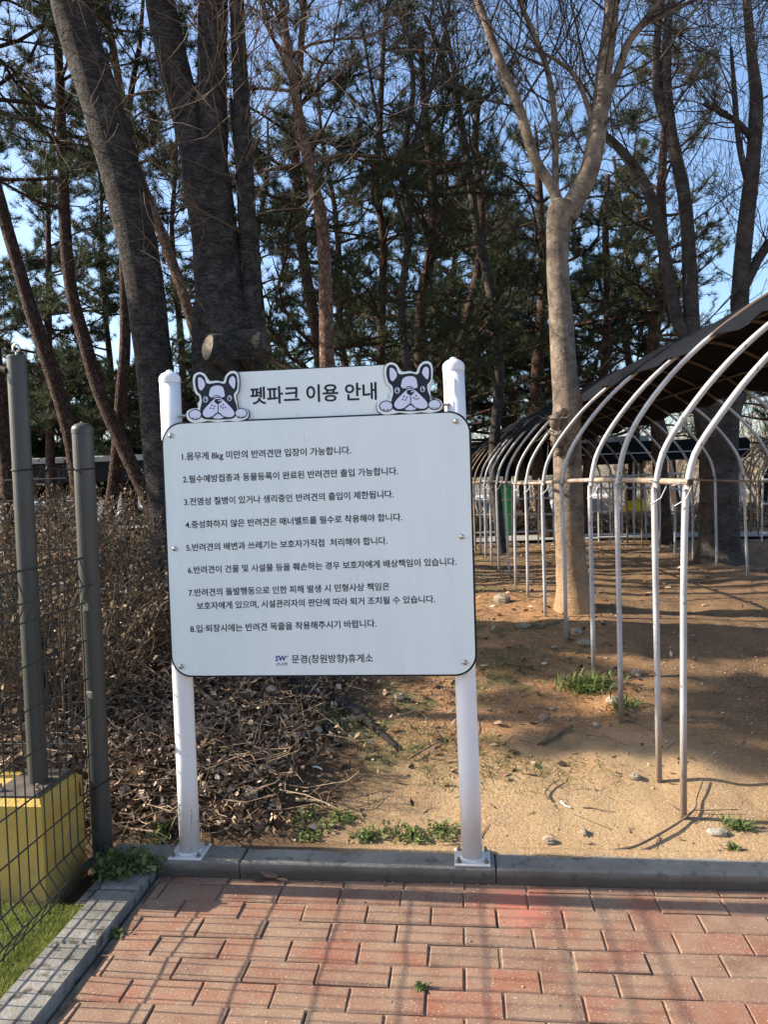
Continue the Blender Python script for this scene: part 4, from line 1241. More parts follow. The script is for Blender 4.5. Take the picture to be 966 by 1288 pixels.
# pines
pine([(12, 660, 22), (8, 590, 21), (-2, 520, 20), (-14, 440, 19), (-28, 340, 18), (-40, 240, 16), (-50, 100, 13)], 6.6, 'leaning pine trunk at the left edge, left of the tall grey post', 41, z0=6.2, L0=1.9, ext=1.5)
pine([(100, 640, 20), (90, 560, 20), (76, 505, 21), (62, 460, 22), (40, 395, 20), (15, 310, 18), (0, 255, 17), (-18, 180, 15), (-30, 80, 12)], 7.0, 'reddish pine trunk leaning left behind the gap between the two grey posts', 42, z0=5.6, L0=2.0, ext=1.5)
pine([(190, 640, 21), (178, 612, 21), (165, 585, 21), (140, 530, 20), (120, 480, 20), (105, 425, 19), (90, 370, 18), (82, 300, 17), (78, 200, 15), (75, 110, 13), (70, 20, 11)], 7.8, 'sunlit reddish pine leaning across another behind the short grey post', 43, z0=4.5, L0=1.6, ext=2.0)
pine([(124, 705, 24), (131, 670, 20), (140, 630, 19), (146, 580, 18), (152, 500, 17), (157, 430, 16), (156, 340, 14), (153, 250, 12), (160, 150, 10)], 8.0, 'upright reddish pine whose base stands in the brown shrubs left of the board', 44, z0=4.4, L0=1.7, ext=2.0)
pine([(262, 560, 16), (258, 470, 16), (248, 430, 15), (225, 355, 15), (205, 300, 15), (186, 250, 14), (165, 190, 13), (152, 120, 12), (140, 50, 10), (128, -30, 9)], 7.4, 'slender orange barked pine between the leaning trunk and the twin stems', 45, z0=4.4, L0=1.6, bark='bark_pink', ext=1.5)
pine([(418, 770, 25), (414, 640, 24), (412, 520, 23), (411, 440, 22), (408, 330, 20), (403, 270, 18), (390, 215, 16), (374, 135, 14), (360, 50, 12), (353, -10, 10)], 7.2, 'pale pink barked pine with a bend, above the middle of the board', 46, z0=4.2, L0=1.9, bark='bark_pink', ext=1.6, dead=0.5)
pine([(404, 470, 17), (395, 400, 16), (384, 340, 16), (377, 280, 15), (372, 200, 13), (376, 100, 11), (382, 10, 9)], 8.4, 'dark pine stem crossing behind the pale pink pine', 47, z0=2.6, L0=1.9, ext=1.5)
pine([(478, 480, 12), (480, 400, 12), (482, 300, 11), (474, 240, 10), (478, 150, 9), (482, 60, 7)], 9.6, 'thin dark pine above the title of the board', 48, z0=2.8, L0=1.8, ext=1.0)
pine([(527, 480, 16), (530, 380, 16), (540, 330, 15), (546, 260, 14), (540, 190, 12), (532, 110, 10), (530, 40, 8)], 9.8, 'crooked dark pine above the right cartoon dog', 49, z0=2.3, L0=2.1, every=0.28)
pine([(577, 470, 14), (583, 420, 14), (594, 375, 13), (603, 330, 13), (606, 260, 12), (598, 180, 10), (604, 110, 8)], 10.8, 'dark pine with an angled stem behind the right white post', 50, z0=2.2, L0=2.0, every=0.28)
pine([(692, 684, 22), (683, 630, 20), (676, 585, 19), (673, 520, 18), (678, 440, 17), (684, 360, 15), (680, 270, 12), (676, 200, 9)], 12.0, 'dark leaning pine behind the tunnel legs, left of the tan tree', 51, z0=2.6, L0=2.2, every=0.28, ext=0.6)
pine([(736, 680, 15), (739, 600, 15), (748, 540, 14), (760, 470, 13), (765, 380, 12), (762, 290, 10), (765, 220, 7)], 12.6, 'dark pine in the tunnel seen right of the tan tree', 52, z0=2.6, L0=2.2, every=0.28)
pine([(836, 692, 25), (832, 610, 22), (828, 540, 21), (823, 480, 19), (823, 420, 18), (832, 370, 17), (836, 320, 15), (832, 240, 13), (838, 150, 11), (842, 60, 9)], 10.8, 'reddish pine inside the tunnel, left of the dark forked tree', 53, z0=3.3, L0=1.7, every=0.34, leaf='needle_y', ext=0.6, dead=0.2)

# more pines in a second row, further back
rngp = np.random.default_rng(77)
PLACES = ['far left', 'left', 'above the leaning trunk', 'behind the twin stems', 'behind the pale pink pine', 'behind the title', 'behind the right dog', 'behind the slim bare tree', 'left of the tan tree', 'behind the tan tree', 'above the net', 'behind the dark forked tree', 'at the right edge', 'far right']
back = [(-30, 15.0), (60, 14.0), (165, 16.5), (230, 14.5), (330, 15.5), (440, 13.5), (500, 16.5), (560, 14.0), (640, 15.5), (660, 13.8), (730, 16.5), (790, 14.5), (860, 18), (955, 17)]
hts = [9.5, 8.5, 9, 8.5, 8.5, 8.2, 8.0, 7.2, 7.0, 6.0, 6.3, 7.0, 6.0, 5.2]
for (bx_, by_), ht, pl in zip(back, hts, PLACES):
    p0 = at(bx_, 640, by_); gz0 = float(gz(p0[0], by_))
    lean = rngp.normal(0, 0.35)
    pts = []
    b = np.array([p0[0], by_, gz0 - 0.1])
    root = thing('pine_tree', 'dense dark pine in the back row, ' + pl, 'tree', (b[0], b[1], gz0), 'pines in the back row')
    zz_ = np.linspace(0, ht, 8)
    P = np.stack([b[0] + lean * (zz_ / ht) + np.cumsum(rngp.normal(0, 0.10, 8)), b[1] + np.cumsum(rngp.normal(0, 0.10, 8)), b[2] + zz_], 1)
    P = spline(P, 3); Rr = np.linspace(0.105, 0.025, len(P))
    g = MB(); trunk_mesh(g, P, Rr, rngp, 9, 0.3)
    tufts = []
    pine_branches(g, P, Rr, gz0 + 1.5 + rngp.random() * 0.7, rngp, 2.4, 0.26, tufts, sub=8, tuft_step=0.15, dead=0.05, elev=(-5, 22))
    g.build('trunk', M['bark_red'], root, smooth=True)
    tris('crown', needles(tufts, rngp, 36, 0.15, 0.0100), M['needle'], root)

# two pines outside the left edge, their boughs reach into the picture and shade the big trunks
for (x, y, ht, lab, seed) in ((-6.6, 8.3, 9.5, 'pine whose boughs hang into the top left corner', 61), (-5.2, 8.6, 9.0, 'pine with boughs behind the leaning trunk at the left edge', 62)):
    rg = np.random.default_rng(seed); gz0 = float(gz(x, y))
    root = thing('pine_tree', lab, 'tree', (x, y, gz0), 'pines among the trees behind the board')
    zz_ = np.linspace(0, ht, 8)
    P = spline(np.stack([x + np.cumsum(rg.normal(0, 0.12, 8)), y + np.cumsum(rg.normal(0, 0.1, 8)), gz0 - 0.1 + zz_], 1), 3)
    Rr = np.linspace(0.16, 0.03, len(P)); g = MB(); trunk_mesh(g, P, Rr, rg, 12, 0.3); tufts = []
    pine_branches(g, P, Rr, gz0 + 5.0, rg, 2.5, 0.26, tufts, sub=6, tuft_step=0.16, dead=0.1, elev=(-8, 18))
    g.build('trunk', M['bark_red'], root, smooth=True)
    tris('crown', needles(tufts, rg, 40, 0.12, 0.007), M['needle'], root)

rg = np.random.default_rng(88)  # bush out of view, added to shade the big trunks
root = thing('evergreen_bush', 'tall evergreen bush added unseen outside the left edge to shade the two dark trunks', 'bush', (-5.0, 4.75, float(gz(-5.0, 4.75))))
g = MB(); tufts = []; z0_ = float(gz(-5.0, 4.75))
P = np.array([[-5.0 + 0.02 * k_, 4.75, z0_ - 0.1 + 3.3 * k_ / 8] for k_ in range(9)]); Rr = np.linspace(0.11, 0.03, 9)
trunk_mesh(g, P, Rr, rg, 8)
pine_branches(g, P, Rr, z0_ + 1.3, rg, 0.95, 0.17, tufts, sub=7, tuft_step=0.13, dead=0.0, elev=(0, 35))
g.build('trunk', M['bark_red'], root, smooth=True)
tris('crown', needles(tufts, rg, 40, 0.15, 0.012), M['needle_d'], root)
rg = np.random.default_rng(89)  # crown out of view, added for the dappled shade on the soil
root = thing('evergreen_bush', 'tall thin stemmed evergreen added unseen outside the left edge for its band of shade', 'bush', (-5.2, 3.85, float(gz(-5.2, 3.85))))
g = MB(); tufts = []; z0_ = float(gz(-5.2, 3.85))
P = np.array([[-5.2 + 0.02 * k_, 3.85, z0_ - 0.1 + 5.0 * k_ / 8] for k_ in range(9)]); Rr = np.linspace(0.07, 0.02, 9)
trunk_mesh(g, P, Rr, rg, 8)
pine_branches(g, P, Rr, 3.5, rg, 0.75, 0.17, tufts, sub=6, tuft_step=0.13, dead=0.0, elev=(0, 35))
g.build('trunk', M['bark_red'], root, smooth=True)
tris('crown', needles(tufts, rg, 30, 0.15, 0.012), M['needle_d'], root)
# low evergreens beyond the shelter at the left
for i, (bx_, by_, wd, ht, lab) in enumerate(((-30, 17.5, 2.3, 3.9, 'bushy evergreen beyond the shelter, at the left edge'), (75, 18.5, 2.5, 4.2, 'bushy evergreen beyond the shelter, between the grey posts'), (165, 17.5, 2.0, 3.6, 'bushy evergreen beyond the shelter, right of the short grey post'), (215, 20, 2.2, 3.9, 'bushy evergreen beyond the shelter, behind the left white post'))):
    rg = np.random.default_rng(90 + i)
    p0 = at(bx_, 640, by_); gz0 = float(gz(p0[0], by_))
    root = thing('evergreen_bush', lab, 'bush', (p0[0], by_, gz0), 'bushy evergreens beyond the shelter')
    g = MB(); tufts = []
    P = np.array([[p0[0] + 0.05 * k_, by_, gz0 - 0.1 + ht * k_ / 8] for k_ in range(9)]); Rr = np.linspace(0.12, 0.03, 9)
    trunk_mesh(g, P, Rr, rg, 8)
    pine_branches(g, P, Rr, gz0 + 0.6, rg, wd, 0.16, tufts, sub=9, tuft_step=0.12, dead=0.0, elev=(0, 35))
    g.build('trunk', M['bark_red'], root, smooth=True)
    tris('crown', needles(tufts, rg, 40, 0.17, 0.022), M['needle_d'], root)

# tan leafless brush trees in the distance
rgb = np.random.default_rng(123)
spots = [(590, 19, 3.0, 'left of the tunnel mouth'), (620, 22, 3.4, 'behind the slim bare tree'), (668, 20, 3.0, 'seen through the tunnel legs'), (770, 21, 2.6, 'beyond the white car'), (800, 24, 3.2, 'beyond the yellow cover'), (850, 20, 3.0, 'left of the dark forked tree'), (930, 19, 3.6, 'right of the dark forked tree'), (962, 22, 4.2, 'at the right edge'), (985, 16, 3.2, 'just past the right edge'), (890, 26, 4.0, 'behind the dark forked tree')]
for bx_, by_, ht, lab in spots:
    p0 = at(bx_, 640, by_); gz0 = float(gz(p0[0], by_))
    root = thing('bare_bush', 'tan leafless thicket far back, ' + lab, 'bush', (p0[0], by_, gz0), 'leafless thickets in the distance')
    g = MB()
    for _ in range(9):
        a = rgb.random() * 6.28
        d = np.array([0.45 * math.cos(a), 0.45 * math.sin(a), 1])
        grow(g, (p0[0] + rgb.normal(0, 0.5), by_ + rgb.normal(0, 0.3), gz0 - 0.05), d, ht * (0.6 + 0.5 * rgb.random()), 0.03, 2, rgb, 0.3, 5, wood_min=0.007)
    g.build('stems', M['bare_far'], root)

# ------------------------------------------------------------------ things in the background
# long low shelter
sh = thing('long_shelter', 'long low grey roofed shelter with a dark cloth across the background', 'shelter', (-3, 15.2, 0.4))
g = MB(); g.box(-13, 3.6, 14.6, 15.9, 2.03, 2.15, 0.02); g.build('roof', M['roof'], sh)
g = MB(); g.box(-12.9, 3.5, 14.7, 14.74, 1.62, 2.028); g.build('underside', M['roof_shade'], sh)  # upright dark sheet stands in for the shaded underside of the roof
for x in np.arange(-12.5, 3.6, 2.0):
    g = MB(); g.tube([(x, 14.8, 0.2), (x, 14.8, 2.028)], 0.04, 8); g.build('post', M['pipe_brown'], sh)
# second netted frame crossing behind the tunnel
s2 = thing('net_frame', 'dark shade net on a pipe frame beyond the far end of the tunnel', 'frame', (3.5, 14.2, 0.4))
g = MB(); g.box(2.2, 5.2, 13.95, 14.35, 1.66, 2.02, 0.05); g.build('net', M['net'], s2)
for x in (2.3, 3.2, 4.2, 5.1):
    g = MB(); g.tube([(x, 14.15, 0.2), (x, 14.15, 1.68)], 0.02, 8); g.build('pole', M['pipe'], s2)
g = MB(); g.tube([(2.2, 13.93, 1.80), (5.2, 13.93, 1.80)], 0.012, 6); g.build('rail', M['pipe'], s2)

# white pipe fence lengths
def pipe_fence(x0, x1, y, zs, nv, label, seed, slant=0.0):
    rg = np.random.default_rng(seed)
    root = thing('pipe_fence', label, 'fence', ((x0 + x1) / 2, y, 0.42), 'white pipe fences behind the tunnel')
    z0 = 0.36
    for z in zs:
        g = MB(); g.tube([(x0, y, z), ((x0 + x1) / 2, y, z + rg.normal(0, 0.01)), (x1, y, z + rg.normal(0, 0.02))], 0.015, 6); g.build('rail', M['pipe'], root)
    for x in np.linspace(x0 + 0.02, x1 - 0.02, nv):
        g = MB(); g.tube([(x + slant * rg.normal(0, 1), y + 0.02, z0), (x, y + 0.02, max(zs) + 0.03 + rg.random() * 0.06)], 0.013, 6); g.build('picket', M['pipe'], root)
    return root
pipe_fence(0.15, 1.75, 11.0, (0.62, 0.88, 1.10, 1.36), 9, 'white pipe fence behind the slim bare tree, left of the tan tree', 1, 0.05)
pipe_fence(1.98, 3.20, 11.1, (0.50, 1.22, 1.38), 8, 'white pipe fence of upright pickets in front of the white car', 2)
pipe_fence(4.1, 6.6, 10.6, (0.95, 1.28), 6, 'white pipe fence right of the dark forked tree', 3, 0.06)
# right-hand hoops of another small tunnel
hp = thing('pipe_hoops', 'row of small white pipe hoops beyond the tunnel at the right edge', 'hoops', (5.2, 11.8, 0.42))
for k_ in range(5):
    y = 11.4 + 0.55 * k_; c0 = 5.2 + 0.1 * k_
    g = MB(); g.tube([(c0 - 0.85 * math.cos(t), y, 0.36 + (0.85 + 0.75 * math.sin(t)) * 1.0) for t in np.linspace(0, math.pi, 15)] + [(c0 + 0.85, y, 0.36)], 0.014, 6)
    g.tube([(c0 - 0.85, y, 0.36), (c0 - 0.85, y, 1.21)], 0.014, 6)
    g.build('hoop', M['pipe_brown'], hp, smooth=True)

# brown clipped hedge
def leaf_cards(C, rng, size, aspect=0.55, flat=0.0, curl=0.3):
    n = len(C)
    d = rng.normal(0, 1, (n, 3)); d[:, 2] *= (1 - flat); d = unit(d)
    nrm = rng.normal(0, 1, (n, 3)); nrm[:, 2] += flat * 3
    s = unit(np.cross(d, nrm)); nn = np.cross(s, d)
    L_ = size * (0.45 + 1.0 * rng.random(n) ** 1.5)[:, None]; W_ = L_ * (aspect * (0.6 + 0.7 * rng.random(n)))[:, None] * 0.5
    c_ = curl * (rng.random(n) - 0.2)[:, None]
    a0 = C - d * L_ * 0.5; a2 = C + d * L_ * 0.5 + nn * L_ * c_ * 0.6
    V = np.stack([a0 + s * W_ * 0.35 + nn * W_ * c_, C + s * W_ + nn * W_ * (c_ + 0.3), a2 + s * W_ * 0.15,
                  a0 - s * W_ * 0.35 + nn * W_ * c_, C - s * W_ + nn * W_ * (c_ + 0.3), a2 - s * W_ * 0.15], 1)
    return V
for i, (x0, x1, y, zt, lab) in enumerate(((-1.0, 1.9, 13.3, 0.80, 'brown clipped hedge behind the slim bare tree'), (2.0, 3.9, 13.2, 0.74, 'brown clipped hedge in front of the white car'), (4.0, 8.5, 13.5, 0.84, 'brown clipped hedge right of the dark forked tree'))):
    rg = np.random.default_rng(200 + i)
    root = thing('hedge', lab, 'hedge', ((x0 + x1) / 2, y, 0.4), 'brown hedges along the path')
    n = int((x1 - x0) * 2200)
    C = np.stack([x0 + (x1 - x0) * rg.random(n), y + (rg.random(n) - 0.5) * 0.7, 0.40 + (zt - 0.38) * rg.random(n) ** 0.8 + 0.05 * vnoise(rg.random(n) * 3, rg.random(n), 0.3)], 1)
    quads_shared('foliage', leaf_cards(C, rg, 0.05, 0.7), M['hedge_leaf'], root)
    g = MB()
    for _ in range(int((x1 - x0) * 26)):
        x = x0 + (x1 - x0) * rg.random(); yy = y + (rg.random() - .5) * .6
        g.tube([(x, yy, 0.35), (x + rg.normal(0, .06), yy + rg.normal(0, .05), 0.6), (x + rg.normal(0, .1), yy + rg.normal(0, .08), zt + 0.02)], 0.006, 4)
    g.build('stems', M['shrub_stem'], root)

# cars on the lower parking area
def car(loc, rot, label, seed):
    root = thing('parked_car', label, 'car', (0, 0, 0), 'cars parked beyond the hedge')
    side = [(-2.2, 0.45), (-2.25, 0.75), (-2.15, 1.0), (-1.95, 1.08), (-1.65, 1.55), (-1.3, 1.66), (0.1, 1.68), (0.55, 1.58), (1.15, 1.12), (1.9, 1.0), (2.2, 0.82), (2.25, 0.5), (2.1, 0.28), (-2.05, 0.28)]
    P = [(a, b) for a, b in closed(side, 3)]
    n = len(P); v = []; f = []
    for (w_, sc_) in ((-0.92, 0.96), (-0.86, 1.0), (0.86, 1.0), (0.92, 0.96)):
        for a, b in P:
            tuck = 0.80 if b > 1.1 else 1.0
            v.append((a * sc_, w_ * (tuck if abs(w_) > 0.9 else tuck), 0.28 + (b - 0.28) * sc_))
    for k_ in range(3):
        for j in range(n):
            j2 = (j + 1) % n
            f.append((k_ * n + j, k_ * n + j2, (k_ + 1) * n + j2, (k_ + 1) * n + j))
    f.append(tuple(range(n - 1, -1, -1))); f.append(tuple(3 * n + j for j in range(n)))
    g = MB(); g.add(v, f); body = g.build('body', M['car_white'], root, smooth=False)
    for s in (-1, 1):
        for (xa, xb) in ((-1.5, -0.75), (-0.70, 0.0), (0.05, 0.75)):
            xt = min(xb, 0.45)
            q = [(xa, s * 0.925, 1.10), (xb, s * 0.925, 1.10), (xt, s * 0.76, 1.55), (xa + (0.12 if xa < -1.4 else 0), s * 0.76, 1.55)]
            q2 = [(a, b - s * 0.012, c) for a, b, c in q]
            g = MB(); g.add(q + q2, [(0, 1, 2, 3), (7, 6, 5, 4), (0, 4, 5, 1), (1, 5, 6, 2), (2, 6, 7, 3), (3, 7, 4, 0)]); g.build('window', M['car_glass'], root)
        for xw in (-1.38, 1.38):
            g = MB(); rr = 0.34
            g.tube([(xw, s * 0.72, 0.34), (xw, s * 0.945, 0.34)], rr, 20); wh = g.build('wheel', M['tyre'], root)
            g = MB(); g.tube([(xw, s * 0.94, 0.34), (xw, s * 0.955, 0.34)], 0.2, 14); g.build('rim', M['steel'], parent=wh)
        g = MB(); g.box(2.02, 2.235, s * 0.62 - 0.18, s * 0.62 + 0.18, 0.78, 0.92, 0.03); g.build('headlight', M['lamp'], root)
        g = MB(); g.box(0.55, 0.75, s * 0.98 - 0.06, s * 0.98 + 0.06, 1.08, 1.22, 0.03); g.build('mirror', M['car_white'], root)
    q = [(1.20, -0.7, 1.13), (1.20, 0.7, 1.13), (0.62, 0.6, 1.585), (0.62, -0.6, 1.585)]
    g = MB(); g.add(q + [(a - 0.02, b, c - 0.03) for a, b, c in q], [(0, 1, 2, 3), (7, 6, 5, 4), (0, 4, 5, 1), (1, 5, 6, 2), (2, 6, 7, 3), (3, 7, 4, 0)]); g.build('windscreen', M['car_glass'], root)
    g = MB(); g.box(2.15, 2.262, -0.5, 0.5, 0.5, 0.72, 0.02); g.build('grille', M['tyre'], root)
    root.location = loc; root.rotation_euler = (0, 0, rot)
    return root
p = at(762, 640, 27.5); car((p[0] - 0.2, 27.5, float(gz(p[0], 27.5, False)) + 0.05), R(-12), 'white car seen through the tunnel behind the pipe fence and hedge', 1)
p = at(70, 640, 24); car((p[0], 24, float(gz(p[0], 24, False))), R(8), 'white car behind the brown shrubs, between the two grey posts', 2)
p = at(180, 640, 27); car((p[0] + 1.0, 27, float(gz(p[0], 27, False))), R(0), 'white car behind the pine trunk left of the board', 3)
# white van-like box behind the tan tree
p = at(668, 640, 27.0); car((p[0] - 0.6, 27.0, float(gz(p[0], 27, False)) + 0.15), R(4), 'white car behind the slatted fence, left of the tan tree', 4)
# green bin and yellow cover
p = at(636, 640, 12.6)
t = thing('green_bin', 'narrow green plastic bin left of the tunnel, behind the pipe legs', 'bin', (p[0], 12.6, 0.42))
g = MB(); g.box(p[0] - 0.11, p[0] + 0.11, 12.5, 12.7, 0.38, 1.28, 0.03); g.build('body', M['green_paint'], t)
g = MB(); g.box(p[0] - 0.12, p[0] + 0.12, 12.49, 12.71, 1.281, 1.33, 0.02); g.build('lid', M['green_paint'], t)
p = at(800, 640, 14.6)
g = MB(); rg = np.random.default_rng(8)
prof2 = [(0.22, 0), (0.25, 0.25), (0.24, 0.42), (0.20, 0.52), (0.11, 0.58), (0.02, 0.59)]
g.lathe((p[0], 14.6, 0.36), prof2, 18)
for vv in g.v: vv += rg.normal(0, 0.015, vv.shape)
tag(g.build('yellow_cover', M['yellow_cover'], smooth=True), 'rounded yellow cover on the ground beyond the hedge, inside the tunnel view', 'cover')

# ------------------------------------------------------------------ brown shrubs at the left
SH = [(-1.95, 3.35, 0.75, 0.45, 'low in front of the mesh, left of the short grey post'), (-2.6, 3.6, 0.85, 0.5, 'at the left edge behind the tall grey post'), (-2.15, 4.3, 0.75, 0.5, 'behind the gap between the grey posts'), (-1.62, 3.95, 0.5, 0.36, 'right of the short grey post'),
      (-3.2, 4.5, 0.85, 0.6, 'at the left edge, further back'), (-1.85, 5.3, 0.62, 0.45, 'between the short grey post and the leaning trunk'), (-2.7, 5.6, 0.8, 0.6, 'left of the upright reddish pine'), (-3.7, 6.2, 0.85, 0.65, 'at the foot of the left edge pine'), (-2.1, 6.6, 0.75, 0.6, 'right of the upright reddish pine'), (-3.0, 7.4, 0.75, 0.7, 'behind the upright reddish pine'), (-4.3, 7.6, 0.8, 0.7, 'far back at the left edge')]
rg = np.random.default_rng(300)
for (x, y, ht, rad, lab) in SH:
    gz0 = float(gz(x, y))
    root = thing('dry_shrub', 'brown withered shrub ' + lab, 'shrub', (x, y, gz0), 'withered brown shrubs on the left bank')
    g = MB(); C = []
    for _ in range(80):
        a = rg.random() * 6.283; r1 = rad * math.sqrt(rg.random())
        b = np.array([x + 0.35 * r1 * math.cos(a), y + 0.35 * r1 * math.sin(a), 0]); b[2] = float(gz(b[0], b[1])) - 0.02
        tp_ = np.array([x + r1 * math.cos(a) * 1.1, y + r1 * math.sin(a) * 1.1, gz0 + 0.80 * ht * (0.55 + 0.55 * rg.random()) * (1.08 - 0.35 * (r1 / rad) ** 2)])
        mid = (b + tp_) / 2 + rg.normal(0, 0.05, 3)
        pts = spline([b, mid, tp_], 4); g.tube(pts, np.linspace(0.0045, 0.0016, len(pts)), 4, cap=False)
        for _k in range(3):
            i = rg.integers(3, len(pts)); q = pts[i]; e_ = q + rg.normal(0, 0.09, 3) + (0, 0, 0.06)
            g.tube([q, (q + e_) / 2 + rg.normal(0, 0.012, 3), e_], [0.0022, 0.0018, 0.0012], 3, cap=False)
            for u in np.linspace(0.2, 1.05, 6): C.append(q + (e_ - q) * u + rg.normal(0, 0.022, 3))
        for u in rg.random(9) * 0.65 + 0.35:
            C.append(pts[min(int(u * len(pts)), len(pts) - 1)] + rg.normal(0, 0.03, 3))
    g.build('stems', M['shrub_stem'], root)
    quads_shared('foliage', leaf_cards(np.array(C), rg, 0.024, 0.6), M['shrub_leaf'], root)

# tall thin pale canes
g = MB()
for (bx_, by_, x2, y2) in ((182, 745, 200, 560), (178, 740, 152, 618), (175, 760, 205, 600), (160, 770, 120, 640), (170, 750, 190, 585)):
    y = 4.9
    A = at(bx_, by_, y); B_ = at(x2, y2, y); A[2] = float(gz(A[0], A[1])) - 0.03
    mid = (A + B_) / 2 + rg.normal(0, 0.03, 3)
    g.tube(spline([A, mid, B_], 4), np.linspace(0.006, 0.002, 9), 5)
tag(g.build('bare_canes', M['straw']), 'bunch of pale thin canes rising from the shrubs left of the board', 'plant')

# ------------------------------------------------------------------ leaf litter, straw, grass, pebbles (nobody could count them)
rl = np.random.default_rng(400)
def scatter(n, x0, x1, y0, y1, dens):
    x = x0 + (x1 - x0) * rl.random(n); y = y0 + (y1 - y0) * rl.random(n)
    k_ = rl.random(n) < dens(x, y)
    return x[k_], y[k_]
dl = lambda x, y: np.clip(sm(-0.42, -1.0, x + 0.5 * vnoise(x, y, 0.4)) * (0.25 + 0.75 * sm(-0.6, -1.0, x)) * sm(2.70, 2.80, y) + 0.035 * sm(2.8, 3.6, y), 0, 1)
x, y = scatter(50000, -4.2, 1.0, 2.69, 7.5, dl)
z = gz(x, y) + 0.004 + 0.055 * rl.random(len(x)) ** 1.6 * sm(-0.3, -1.1, x)
V = leaf_cards(np.stack([x, y, z], 1), rl, 0.040, 0.6, flat=0.55, curl=0.7)
# near ones dense
x, y = scatter(24000, -1.9, 0.0, 2.70, 4.2, dl)
z = gz(x, y) + 0.004 + 0.06 * rl.random(len(x)) ** 1.5
V2 = leaf_cards(np.stack([x, y, z], 1), rl, 0.029, 0.55, flat=0.35, curl=0.9)
x, y = scatter(6000, -1.0, 7, 2.75, 12, lambda x, y: (0.05 + 0.35 * sm(3.2, 4.2, y) + 0.6 * sm(5, 8, y)) * (0.4 + 0.6 * sm(1.3, 0.9, x) + 0.3 * sm(6, 8, y)))
V3 = leaf_cards(np.stack([x, y, gz(x, y) + 0.008], 1), rl, 0.045, 0.55, flat=0.85, curl=0.5)
struct(quads_shared('leaf_litter', np.concatenate([V, V2, V3]), M['dry_leaf']), 'stuff')
# straw stalks
g = MB()
for _ in range(900):
    x = -2.3 + 1.9 * rl.random(); y = 2.72 + 1.8 * rl.random() ** 1.4
    if rl.random() > float(dl(np.array(x), np.array(y))): continue
    z = float(gz(x, y)) + 0.02
    a = rl.random() * 6.283; L_ = 0.06 + 0.18 * rl.random(); el = abs(rl.normal(0.25, 0.35))
    d = np.array([math.cos(a) * math.cos(el), math.sin(a) * math.cos(el), math.sin(el)])
    m_ = np.array([x, y, z]) + d * L_ / 2 + rl.normal(0, 0.012, 3)
    g.tube([(x, y, z), m_, np.array([x, y, z]) + d * L_], [0.0016, 0.0014, 0.0009], 3, cap=False)
struct(g.build('dry_stalks', M['straw']), 'stuff')
g = MB()
for _ in range(1500):
    x = -2.5 + 2.0 * rl.random(); y = 2.72 + 2.4 * rl.random() ** 1.3
    if rl.random() > 0.04 + float(dl(np.array(x), np.array(y))): continue
    z = float(gz(x, y)) + 0.015 + 0.03 * rl.random()
    a = rl.random() * 6.283; L_ = 0.10 + 0.28 * rl.random(); el = rl.normal(0.10, 0.22)
    d = np.array([math.cos(a) * math.cos(el), math.sin(a) * math.cos(el), abs(math.sin(el))])
    m1 = np.array([x, y, z]) + d * L_ * 0.4 + rl.normal(0, 0.012, 3); m2 = np.array([x, y, z]) + d * L_ * 0.75 + rl.normal(0, 0.02, 3)
    g.tube([(x, y, z), m1, m2, np.array([x, y, z]) + d * L_ + rl.normal(0, 0.025, 3)], [0.0024, 0.0020, 0.0016, 0.0009], 4, cap=False)
struct(g.build('dry_brush', M['brush']), 'stuff')
# small fallen twigs all over the soil
g = MB()
for _ in range(900):
    x = -0.9 + 4.2 * rl.random(); y = 2.72 + 5.5 * rl.random() ** 1.2
    if rl.random() > 0.25 + 0.75 * float(sm(2.9, 4.2, y)): continue
    a = rl.random() * 6.283; L_ = 0.03 + 0.13 * rl.random() ** 2
    q = []
    for t_ in np.linspace(0, 1, 4):
        px2 = x + math.cos(a) * L_ * t_ + rl.normal(0, 0.004); py2 = y + math.sin(a) * L_ * t_ + rl.normal(0, 0.004)
        q.append((px2, py2, float(gz(px2, py2)) + 0.004))
    g.tube(q, np.linspace(0.0026, 0.001, 4), 4, cap=False)
struct(g.build('fallen_twigs', M['stick']), 'stuff')
# thin grass
gd = lambda x, y: np.clip(sm(0.44, 0.60, 0.5 + vnoise(x, y, 0.35) * 0.9) * sm(-1.0, -0.5, x) * sm(0.8, 0.2, x) * sm(2.95, 3.25, y) * sm(6.0, 4.4, y), 0, 1)
x, y = scatter(26000, -1.1, 1.0, 2.7, 6, gd)
n = len(x); base = np.stack([x, y, gz(x, y)], 1)
d = unit(np.stack([rl.normal(0, 0.8, n), rl.normal(0, 0.8, n), np.ones(n) * 0.9], 1)); ln = (0.02 + 0.04 * rl.random(n))[:, None]
wv = unit(np.cross(d, rl.normal(0, 1, (n, 3)))) * 0.0018
struct(tris('sparse_grass', np.stack([base - wv, base + wv, base + d * ln], 1), M['grass']), 'stuff')
# pebbles and crumbs of soil
def blob(g, c, r_, rng, n=7, squash=0.6):
    """irregular stone"""
    v = []; ph = [0.35, 0.75, 1.15, 1.57, 2.1, 2.7]
    ax = 1 + 0.35 * rng.normal(0, 1, 3) * 0.6
    for p_ in ph:
        for j in range(n):
            t = j * 6.283 / n + rng.normal(0, 0.10)
            rr = r_ * (1 + rng.normal(0, 0.10))
            v.append(np.array(c) + np.array([rr * math.sin(p_) * math.cos(t) * ax[0], rr * math.sin(p_) * math.sin(t) * ax[1], rr * math.cos(p_) * squash]))
    f = [tuple(range(n))]
    for i in range(len(ph) - 1):
        for j in range(n):
            k2 = (j + 1) % n
            f.append((i * n + j, (i + 1) * n + j, (i + 1) * n + k2, i * n + k2))
    f.append(tuple((len(ph) - 1) * n + j for j in range(n - 1, -1, -1)))
    g.add(v, f)
n = 9000
